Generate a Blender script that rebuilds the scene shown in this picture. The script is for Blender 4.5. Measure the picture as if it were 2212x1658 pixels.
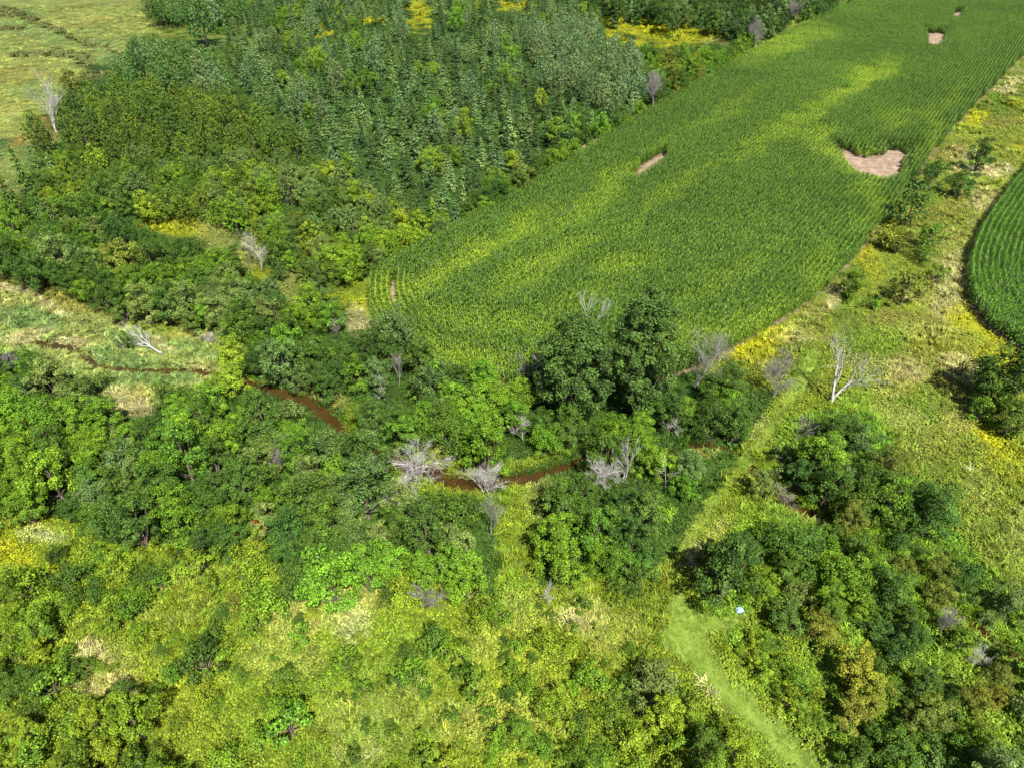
import bpy, math, random
import numpy as np
from mathutils import Vector

for _o in list(bpy.data.objects):
    bpy.data.objects.remove(_o)
SC = bpy.context.scene
COL = SC.collection
R_ = math.radians

# ------------------------------------------------------------------ camera, sky, sun, exposure
CAM_H, PITCH, FPX = 50.0, 38.0, 1506.0        # metres, degrees below the horizon, focal length on a 2212 px wide frame
cam = bpy.data.cameras.new('camera')
cam.sensor_width = 36.0
cam.lens = 36.0 * FPX / 2212.0
cam.clip_start = 0.5
cam.clip_end = 9000.0
camo = bpy.data.objects.new('camera', cam)
camo.location = (0, 0, CAM_H)
camo.rotation_euler = (R_(90 - PITCH), 0, 0)
COL.objects.link(camo)
SC.camera = camo

SUN_TO = Vector((13.1, -33.0, 50.0)).normalized()      # towards the sun: behind and right of the viewer
SUN_EL = math.asin(SUN_TO.z)
SUN_AZ = math.atan2(SUN_TO.x, SUN_TO.y)
W = bpy.data.worlds.new('World')
SC.world = W
W.use_nodes = True
wn = W.node_tree
sky = wn.nodes.new('ShaderNodeTexSky')
sky.sky_type = 'NISHITA'
sky.sun_disc = False
sky.sun_elevation = SUN_EL
sky.sun_rotation = SUN_AZ
wn.links.new(sky.outputs[0], wn.nodes['Background'].inputs[0])
wn.nodes['Background'].inputs[1].default_value = 0.05
sun = bpy.data.lights.new('sun', 'SUN')
sun.energy = 5.0
sun.angle = R_(0.53)
sun.color = (1.0, 0.965, 0.90)
suno = bpy.data.objects.new('sun', sun)
suno.rotation_euler = SUN_TO.to_track_quat('Z', 'Y').to_euler()
suno.location = (60, -120, 200)
COL.objects.link(suno)
SC.view_settings.view_transform = 'Standard'
SC.view_settings.look = 'None'
SC.view_settings.exposure = 1.55
SC.view_settings.gamma = 1.0
SC.cycles.max_bounces = 5
SC.cycles.diffuse_bounces = 2
SC.cycles.transmission_bounces = 3
SC.cycles.glossy_bounces = 2
SC.cycles.caustics_reflective = False
SC.cycles.caustics_refractive = False

# ------------------------------------------------------------------ survey: picture points <-> ground points
_cp, _sp = math.cos(R_(PITCH)), math.sin(R_(PITCH))

def G(px, py, z=0.0):
    """ground point (at height z) that the survey photo shows at px, py"""
    px = np.asarray(px, float); py = np.asarray(py, float)
    x = px - 1106; y = 829 - py
    dx, dy, dz = x, FPX * _cp + y * _sp, y * _cp - FPX * _sp
    t = (CAM_H - z) / -dz
    return dx * t, dy * t

def P(x, y, z=0.0):
    x = np.asarray(x, float); y = np.asarray(y, float); z = np.asarray(z, float) - CAM_H
    d = y * _cp - z * _sp
    u = y * _sp + z * _cp
    return 1106 + FPX * x / d, 829 - FPX * u / d

def depth(x, y, z=0.0):
    return np.asarray(y) * _cp - (z - CAM_H) * _sp

def gpoly(pts, z=0.0):
    return [tuple(float(v) for v in G(p[0], p[1], p[2] if len(p) > 2 else z)) for p in pts]

def inpoly(px, py, poly):
    px = np.asarray(px, float); py = np.asarray(py, float)
    inside = np.zeros(px.shape, bool)
    n = len(poly)
    for i in range(n):
        x0, y0 = poly[i][:2]; x1, y1 = poly[(i + 1) % n][:2]
        if y0 == y1: continue
        c = ((y0 > py) != (y1 > py)) & (px < (x1 - x0) * (py - y0) / (y1 - y0) + x0)
        inside ^= c
    return inside

def _hash(ix, iy, s):
    h = (ix.astype(np.int64) * 374761393 + iy.astype(np.int64) * 668265263 + s * 974711) & 0x7fffffff
    h = ((h ^ (h >> 13)) * 1274126177) & 0x7fffffff
    return ((h ^ (h >> 16)) & 0xffff) / 65535.0

def vnoise(x, y, s=0):
    x = np.asarray(x, float); y = np.asarray(y, float)
    ix = np.floor(x); iy = np.floor(y)
    fx = x - ix; fy = y - iy
    fx = fx * fx * (3 - 2 * fx); fy = fy * fy * (3 - 2 * fy)
    a = _hash(ix, iy, s); b = _hash(ix + 1, iy, s); c = _hash(ix, iy + 1, s); d = _hash(ix + 1, iy + 1, s)
    return (a * (1 - fx) + b * fx) * (1 - fy) + (c * (1 - fx) + d * fx) * fy

def fbm(x, y, s=0, o=3):
    v = 0; a = 0.5; t = 0
    for k in range(o):
        v = v + a * vnoise(np.asarray(x) * 2 ** k, np.asarray(y) * 2 ** k, s + 17 * k); t += a; a *= 0.5
    return v / t

def smooth_line(pts, n=10):
    """Catmull-Rom through the points"""
    P_ = [np.array(p, float) for p in pts]
    P_ = [2 * P_[0] - P_[1]] + P_ + [2 * P_[-1] - P_[-2]]
    out = []
    for i in range(1, len(P_) - 2):
        a, b, c, d = P_[i - 1], P_[i], P_[i + 1], P_[i + 2]
        for k in range(n):
            t = k / n
            out.append(0.5 * (2 * b + (c - a) * t + (2 * a - 5 * b + 4 * c - d) * t * t + (3 * b - a - 3 * c + d) * t ** 3))
    out.append(P_[-2])
    return np.array(out)

def dist_line(x, y, L):
    """distance from points to polyline"""
    x = np.asarray(x, float); y = np.asarray(y, float)
    best = np.full(x.shape, 1e9)
    for (ax, ay), (bx, by) in zip(L[:-1], L[1:]):
        dx, dy = bx - ax, by - ay
        l2 = dx * dx + dy * dy + 1e-12
        t = np.clip(((x - ax) * dx + (y - ay) * dy) / l2, 0, 1)
        best = np.minimum(best, np.hypot(x - ax - t * dx, y - ay - t * dy))
    return best

# ------------------------------------------------------------------ mesh helpers
def mesh_np(name, V, F, mat=None, var=None, smooth=False, mats=None, matidx=None):
    me = bpy.data.meshes.new(name)
    V = np.asarray(V, np.float32); F = np.asarray(F, np.int32)
    n, k = F.shape
    me.vertices.add(len(V)); me.vertices.foreach_set('co', V.ravel())
    me.loops.add(n * k); me.loops.foreach_set('vertex_index', F.ravel())
    me.polygons.add(n)
    me.polygons.foreach_set('loop_start', np.arange(0, n * k, k, dtype=np.int32))
    if smooth: me.polygons.foreach_set('use_smooth', np.ones(n, bool))
    if var is not None:
        a = me.attributes.new('var', 'FLOAT', 'FACE'); a.data.foreach_set('value', np.asarray(var, np.float32))
    for m in (mats or ([mat] if mat else [])): me.materials.append(m)
    if matidx is not None: me.polygons.foreach_set('material_index', np.asarray(matidx, np.int32))
    me.update(calc_edges=True)
    return me

def obj(name, me, parent=None, link=True):
    o = bpy.data.objects.new(name, me)
    if link: COL.objects.link(o)
    if parent is not None: o.parent = parent
    return o

def tag(o, label, cat, group=None, kind=None):
    o['label'] = label; o['category'] = cat
    if group: o['group'] = group
    if kind: o['kind'] = kind
    return o

def unit(v):
    return v / (np.linalg.norm(v, axis=-1, keepdims=True) + 1e-9)

def leaf_cards(C, N, size, rng, asp=0.62, fold=0.14, U=None):
    n = len(C)
    N = unit(N)
    if U is None: U = rng.normal(size=(n, 3))
    U = unit(U - N * np.sum(U * N, 1, keepdims=True))
    Vv = np.cross(N, U)
    s = (np.asarray(size) * (0.7 + 0.6 * rng.random(n)))[:, None]
    V = np.stack([C + U * s * .5 - N * s * fold, C + Vv * s * .5 * asp, C - U * s * .5 - N * s * fold, C - Vv * s * .5 * asp], 1)
    return V.reshape(-1, 3), np.arange(n * 4).reshape(n, 4)

class Tubes:
    def __init__(s, sides=5): s.V = []; s.F = []; s.n = 0; s.k = sides
    def add(s, pts, rad):
        pts = np.asarray(pts, float); k = s.k; m = len(pts)
        d = np.gradient(pts, axis=0); d = unit(d)
        a = np.array([0, 0, 1.0]) if abs(d[0][2]) < .9 else np.array([1.0, 0, 0])
        u = unit(np.cross(d, a)); v = np.cross(d, u)
        th = np.arange(k) * 2 * math.pi / k
        ring = pts[:, None, :] + np.asarray(rad)[:, None, None] * (u[:, None, :] * np.cos(th)[None, :, None] + v[:, None, :] * np.sin(th)[None, :, None])
        s.V.append(ring.reshape(-1, 3))
        i = np.arange(m - 1)[:, None] * k; j = np.arange(k)[None, :]
        q = np.stack([i + j, i + (j + 1) % k, i + k + (j + 1) % k, i + k + j], -1).reshape(-1, 4) + s.n
        s.F.append(q); s.n += m * k
    def mesh(s, name, mat): return mesh_np(name, np.concatenate(s.V), np.concatenate(s.F), mat, smooth=True)

# ------------------------------------------------------------------ materials
def new_mat(name):
    m = bpy.data.materials.new(name); m.use_nodes = True
    nt = m.node_tree; nt.nodes.clear()
    out = nt.nodes.new('ShaderNodeOutputMaterial')
    return m, nt, out

def N_(nt, t, **kw):
    n = nt.nodes.new(t)
    for k, v in kw.items(): setattr(n, k, v)
    return n

def leaf_material(name, inst, transl=0.3, rough=0.55, vamt=0.9, hue=0.5, spec=0.3):
    """foliage: colour per plant (object colour or instance tint) x per-leaf variation"""
    m, nt, out = new_mat(name)
    L = nt.links.new
    if inst:
        src = N_(nt, 'ShaderNodeAttribute', attribute_type='INSTANCER', attribute_name='tint'); col = src.outputs['Color']
    else:
        src = N_(nt, 'ShaderNodeObjectInfo'); col = src.outputs['Color']
    va = N_(nt, 'ShaderNodeAttribute', attribute_type='GEOMETRY', attribute_name='var')
    mul = N_(nt, 'ShaderNodeMath', operation='MULTIPLY_ADD'); L(va.outputs['Fac'], mul.inputs[0])
    mul.inputs[1].default_value = vamt; mul.inputs[2].default_value = 1.0 - vamt * 0.5
    sc = N_(nt, 'ShaderNodeVectorMath', operation='SCALE'); L(col, sc.inputs[0]); L(mul.outputs[0], sc.inputs['Scale'])
    # yellower in some leaves
    yel = N_(nt, 'ShaderNodeVectorMath', operation='MULTIPLY'); L(sc.outputs[0], yel.inputs[0]); yel.inputs[1].default_value = (1.16, 1.08, 0.75)
    mx = N_(nt, 'ShaderNodeMix', data_type='RGBA'); L(sc.outputs[0], mx.inputs['A']); L(yel.outputs[0], mx.inputs['B'])
    pw = N_(nt, 'ShaderNodeMath', operation='MULTIPLY'); L(va.outputs['Fac'], pw.inputs[0]); pw.inputs[1].default_value = hue
    L(pw.outputs[0], mx.inputs['Factor'])
    b = N_(nt, 'ShaderNodeBsdfPrincipled'); L(mx.outputs['Result'], b.inputs['Base Color'])
    b.inputs['Roughness'].default_value = rough; b.inputs['Specular IOR Level'].default_value = spec
    t = N_(nt, 'ShaderNodeBsdfTranslucent')
    tc = N_(nt, 'ShaderNodeVectorMath', operation='MULTIPLY'); L(mx.outputs['Result'], tc.inputs[0]); tc.inputs[1].default_value = (1.1, 1.25, 0.5)
    L(tc.outputs[0], t.inputs['Color'])
    ms = N_(nt, 'ShaderNodeMixShader'); ms.inputs[0].default_value = transl
    L(b.outputs[0], ms.inputs[1]); L(t.outputs[0], ms.inputs[2]); L(ms.outputs[0], out.inputs[0])
    return m

LEAF_O = leaf_material('leaves', False, 0.12, .55, 1.5, .5, .14)
LEAF_I = leaf_material('leaves_mass', True, 0.12, .55, 1.5, .5, .14)
NEED_O = leaf_material('needles', False, 0.1, 0.6, 1.2, 0.3, 0.12)
NEED_I = leaf_material('needles_mass', True, 0.1, 0.6, 1.2, 0.3, 0.12)
COVER_I = leaf_material('weed_leaves', True, 0.15, 0.55, 1.5, 0.5, 0.18)
CORN_I = leaf_material('corn_leaves', True, 0.15, 0.45, 1.4, 0.4, 0.3)

def bark_material(name, c0, c1, scale=6.0):
    m, nt, out = new_mat(name); L = nt.links.new
    tc = N_(nt, 'ShaderNodeTexCoord')
    n = N_(nt, 'ShaderNodeTexNoise'); n.inputs['Scale'].default_value = scale; n.inputs['Detail'].default_value = 6
    mp = N_(nt, 'ShaderNodeMapping'); mp.inputs['Scale'].default_value = (1, 1, .25)
    L(tc.outputs['Object'], mp.inputs[0]); L(mp.outputs[0], n.inputs['Vector'])
    r = N_(nt, 'ShaderNodeValToRGB'); L(n.outputs['Fac'], r.inputs[0])
    r.color_ramp.elements[0].position = .3; r.color_ramp.elements[1].position = .7
    r.color_ramp.elements[0].color = (*c0, 1); r.color_ramp.elements[1].color = (*c1, 1)
    b = N_(nt, 'ShaderNodeBsdfPrincipled'); L(r.outputs[0], b.inputs['Base Color']); b.inputs['Roughness'].default_value = .9
    bp = N_(nt, 'ShaderNodeBump'); bp.inputs['Strength'].default_value = .5; bp.inputs['Distance'].default_value = .03
    L(n.outputs['Fac'], bp.inputs['Height']); L(bp.outputs[0], b.inputs['Normal'])
    L(b.outputs[0], out.inputs[0])
    return m

BARK = bark_material('bark', (.05, .035, .025), (.13, .10, .075))
DEADWOOD = bark_material('weathered_dead_wood', (.20, .19, .17), (.40, .38, .345))
DEADGREY = bark_material('grey_dead_twigs', (.11, .10, .092), (.23, .21, .19))

def ground_material(name, attr=None, col=(.1, .1, .1), amt=0.5, scales=(0.25, 1.3, 6.0), bump=0.15, rough=.95, tint2=None):
    """base colour (attribute 'tint' or a constant) broken up by three sizes of noise"""
    m, nt, out = new_mat(name); L = nt.links.new
    tc = N_(nt, 'ShaderNodeTexCoord')
    facs = []
    for s in scales:
        n = N_(nt, 'ShaderNodeTexNoise'); n.inputs['Scale'].default_value = 1.0 / s; n.inputs['Detail'].default_value = 5
        n.inputs['Roughness'].default_value = .65
        L(tc.outputs['Object'], n.inputs['Vector']); facs.append(n.outputs['Fac'])
    if attr:
        a = N_(nt, 'ShaderNodeAttribute', attribute_type='GEOMETRY', attribute_name=attr); base = a.outputs['Color']
    else:
        a = N_(nt, 'ShaderNodeRGB'); a.outputs[0].default_value = (*col, 1); base = a.outputs[0]
    s1 = N_(nt, 'ShaderNodeMath', operation='ADD'); L(facs[0], s1.inputs[0]); L(facs[1], s1.inputs[1])
    s2 = N_(nt, 'ShaderNodeMath', operation='ADD'); L(s1.outputs[0], s2.inputs[0]); L(facs[2], s2.inputs[1])
    mr = N_(nt, 'ShaderNodeMapRange'); L(s2.outputs[0], mr.inputs[0])
    mr.inputs[1].default_value = 1.05; mr.inputs[2].default_value = 1.95; mr.inputs[3].default_value = 1 - amt; mr.inputs[4].default_value = 1 + amt
    sc = N_(nt, 'ShaderNodeVectorMath', operation='SCALE'); L(base, sc.inputs[0]); L(mr.outputs[0], sc.inputs['Scale'])
    colr = sc.outputs[0]
    if tint2:
        mx = N_(nt, 'ShaderNodeMix', data_type='RGBA'); L(colr, mx.inputs['A']); mx.inputs['B'].default_value = (*tint2, 1)
        rr = N_(nt, 'ShaderNodeMapRange'); L(facs[1], rr.inputs[0]); rr.inputs[1].default_value = .5; rr.inputs[2].default_value = .7
        rr.inputs[4].default_value = .6
        L(rr.outputs[0], mx.inputs['Factor']); colr = mx.outputs['Result']
    b = N_(nt, 'ShaderNodeBsdfPrincipled'); L(colr, b.inputs['Base Color']); b.inputs['Roughness'].default_value = rough
    b.inputs['Specular IOR Level'].default_value = .15
    bp = N_(nt, 'ShaderNodeBump'); bp.inputs['Strength'].default_value = .8; bp.inputs['Distance'].default_value = bump
    L(s2.outputs[0], bp.inputs['Height']); L(bp.outputs[0], b.inputs['Normal'])
    L(b.outputs[0], out.inputs[0])
    return m

# ------------------------------------------------------------------ survey of the place (photo points on a 2212 x 1658 print)
CREEK_D = [(60, 735), (145, 747), (180, 765), (215, 787), (290, 798), (360, 796), (450, 801), (540, 825), (600, 846), (660, 866),
           (700, 892), (745, 930), (800, 975), (870, 1000), (930, 1015), (980, 1036), (1030, 1044), (1080, 1041), (1140, 1025),
           (1220, 1005), (1290, 990), (1400, 985), (1470, 970), (1530, 956), (1600, 985), (1650, 1040), (1700, 1082), (1760, 1108),
           (1830, 1140), (1900, 1190), (2000, 1270), (2120, 1360), (2260, 1450)]
CREEK = smooth_line(gpoly(CREEK_D, 0.1), 8)
CREEK_W = [(0, .42), (330, .5), (480, .5), (560, .65), (690, .95), (760, .7), (930, .9), (1000, 1.05), (1090, .9), (1200, .7), (1300, .55), (1480, .4), (1525, .7), (1560, .4), (1640, .4), (1720, .6), (1800, .4), (2212, .6)]
_cpx = P(CREEK[:, 0], CREEK[:, 1])[0]
CREEK_HALF = np.interp(_cpx, [a for a, b in CREEK_W], [b for a, b in CREEK_W]) * (0.8 + 0.4 * vnoise(np.arange(len(CREEK)) * .35, 0, 5))

def creek_dist(x, y):
    """(distance to the centre line) - (local half width)"""
    x = np.asarray(x, float); y = np.asarray(y, float)
    best = np.full(x.shape, 1e9)
    for i in range(len(CREEK) - 1):
        (ax, ay), (bx, by) = CREEK[i], CREEK[i + 1]
        dx, dy = bx - ax, by - ay
        t = np.clip(((x - ax) * dx + (y - ay) * dy) / (dx * dx + dy * dy + 1e-12), 0, 1)
        d = np.hypot(x - ax - t * dx, y - ay - t * dy) - (CREEK_HALF[i] * (1 - t) + CREEK_HALF[i + 1] * t)
        best = np.minimum(best, d)
    return best

PATH_D = [(1455, 1250), (1438, 1310), (1428, 1365), (1440, 1405), (1480, 1430), (1520, 1480), (1570, 1540), (1640, 1600), (1700, 1670), (1810, 1670),
          (1740, 1610), (1670, 1545), (1610, 1490), (1565, 1440), (1545, 1405), (1552, 1375), (1590, 1350), (1612, 1333), (1600, 1318),
          (1560, 1335), (1520, 1330), (1490, 1300), (1478, 1250), (1482, 1205), (1520, 1140), (1565, 1085), (1610, 1020), (1650, 965), (1690, 905),
          (1735, 845), (1760, 790), (1775, 750), (1752, 752), (1725, 800), (1690, 860), (1640, 930), (1590, 1000), (1540, 1070), (1490, 1140), (1462, 1195)]
PATH = gpoly(PATH_D)

CORN_D = [(806, 596), (860, 560), (1000, 484), (1150, 404), (1300, 306), (1450, 216), (1600, 126), (1720, 60), (1800, 22), (1836, 12), (1840, -40), (2380, -60),
          (2300, 40), (2212, 118), (2130, 202), (2050, 285), (1960, 405), (1882, 512), (1790, 612), (1705, 674), (1600, 735), (1500, 790),
          (1350, 830), (1180, 830), (1040, 815), (940, 795), (870, 750), (815, 700), (795, 645)]
CORN = gpoly(CORN_D, 0.8)
CORN2_D = [(2290, 280), (2212, 368), (2160, 434), (2115, 500), (2090, 565), (2088, 615), (2105, 665), (2140, 705), (2190, 740), (2300, 790), (2600, 780), (2600, 280)]
CORN2 = gpoly(CORN2_D, 0.6)
SOIL_D = [  # bare patches in the corn: far edge at ground level, near edge seen over the corn tops
    ('wide pale and brown bare patch of soil in the corn near the meadow', [(1815, 328, 0), (1850, 340, 0), (1895, 345, 0), (1920, 325, 0), (1958, 330, 0), (1942, 366, 2.1), (1905, 370, 2.1), (1865, 362, 2.1), (1840, 345, 1.8)]),
    ('thin slanting strip of bare soil in the middle of the corn', [(1362, 384, .3), (1400, 354, 0), (1436, 334, 0), (1441, 345, .9), (1412, 364, .9), (1375, 386, .9)]),
    ('small three-cornered bare patch near the top of the corn', [(2004, 72, 0), (2042, 74, 0), (2036, 84, 1.5), (2022, 92, 2.1), (2008, 88, 2)]),
    ('tiny bare patch in the corn close to the top edge', [(2058, 30, 0), (2078, 27, 0), (2074, 34, 2), (2060, 37, 2)]),
    ('curved bare tractor track between the rows at the corn end', [(848, 612, 0), (858, 612, 0), (853, 635, .8), (853, 655, 1), (862, 680, 1), (853, 684, 1), (843, 660, .6), (842, 635, .3)]),
]
SOILS = [(lab, gpoly(p)) for lab, p in SOIL_D]

# colours of the ground cover, patch by patch: (x, y, rx, ry, angle, colour name, strength)
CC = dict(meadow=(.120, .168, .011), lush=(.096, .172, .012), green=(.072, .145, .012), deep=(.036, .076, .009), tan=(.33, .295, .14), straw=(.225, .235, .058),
          gold=(.285, .290, .008), brown=(.165, .155, .030), rust=(.21, .13, .03), pasture=(.170, .200, .046), pgreen=(.12, .185, .055), marsh=(.165, .200, .052),
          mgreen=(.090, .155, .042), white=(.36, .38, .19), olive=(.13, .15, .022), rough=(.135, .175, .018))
REGIONS = [  # (polygon, colour)
    ([(-400, -300), (900, -300), (560, 90), (430, 160), (300, 220), (160, 300), (60, 420), (-400, 470)], 'pasture'),
    ([(-300, 590), (40, 590), (200, 640), (330, 690), (470, 700), (560, 760), (560, 880), (330, 890), (180, 840), (-300, 760)], 'marsh'),
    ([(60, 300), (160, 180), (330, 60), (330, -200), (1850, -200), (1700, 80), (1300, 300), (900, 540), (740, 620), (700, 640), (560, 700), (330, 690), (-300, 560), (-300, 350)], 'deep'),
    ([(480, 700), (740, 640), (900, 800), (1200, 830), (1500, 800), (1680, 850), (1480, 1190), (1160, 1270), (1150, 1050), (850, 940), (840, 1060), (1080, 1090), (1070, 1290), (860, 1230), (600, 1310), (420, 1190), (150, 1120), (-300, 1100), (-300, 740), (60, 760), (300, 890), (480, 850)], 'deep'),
    ([(1650, 1000), (1700, 900), (1890, 900), (2060, 1150), (2300, 1300), (2300, 1750), (1800, 1658), (1560, 1380), (1500, 1290)], 'lush'),
    ([(1700, 700), (1900, 500), (2050, 280), (2212, 110), (2500, -50), (2400, 150), (2120, 480), (2085, 600), (2190, 740), (2600, 800), (2500, 1250), (2212, 1300), (2060, 1150), (1900, 900), (1720, 830), (1560, 800)], 'rough'),
]
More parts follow.
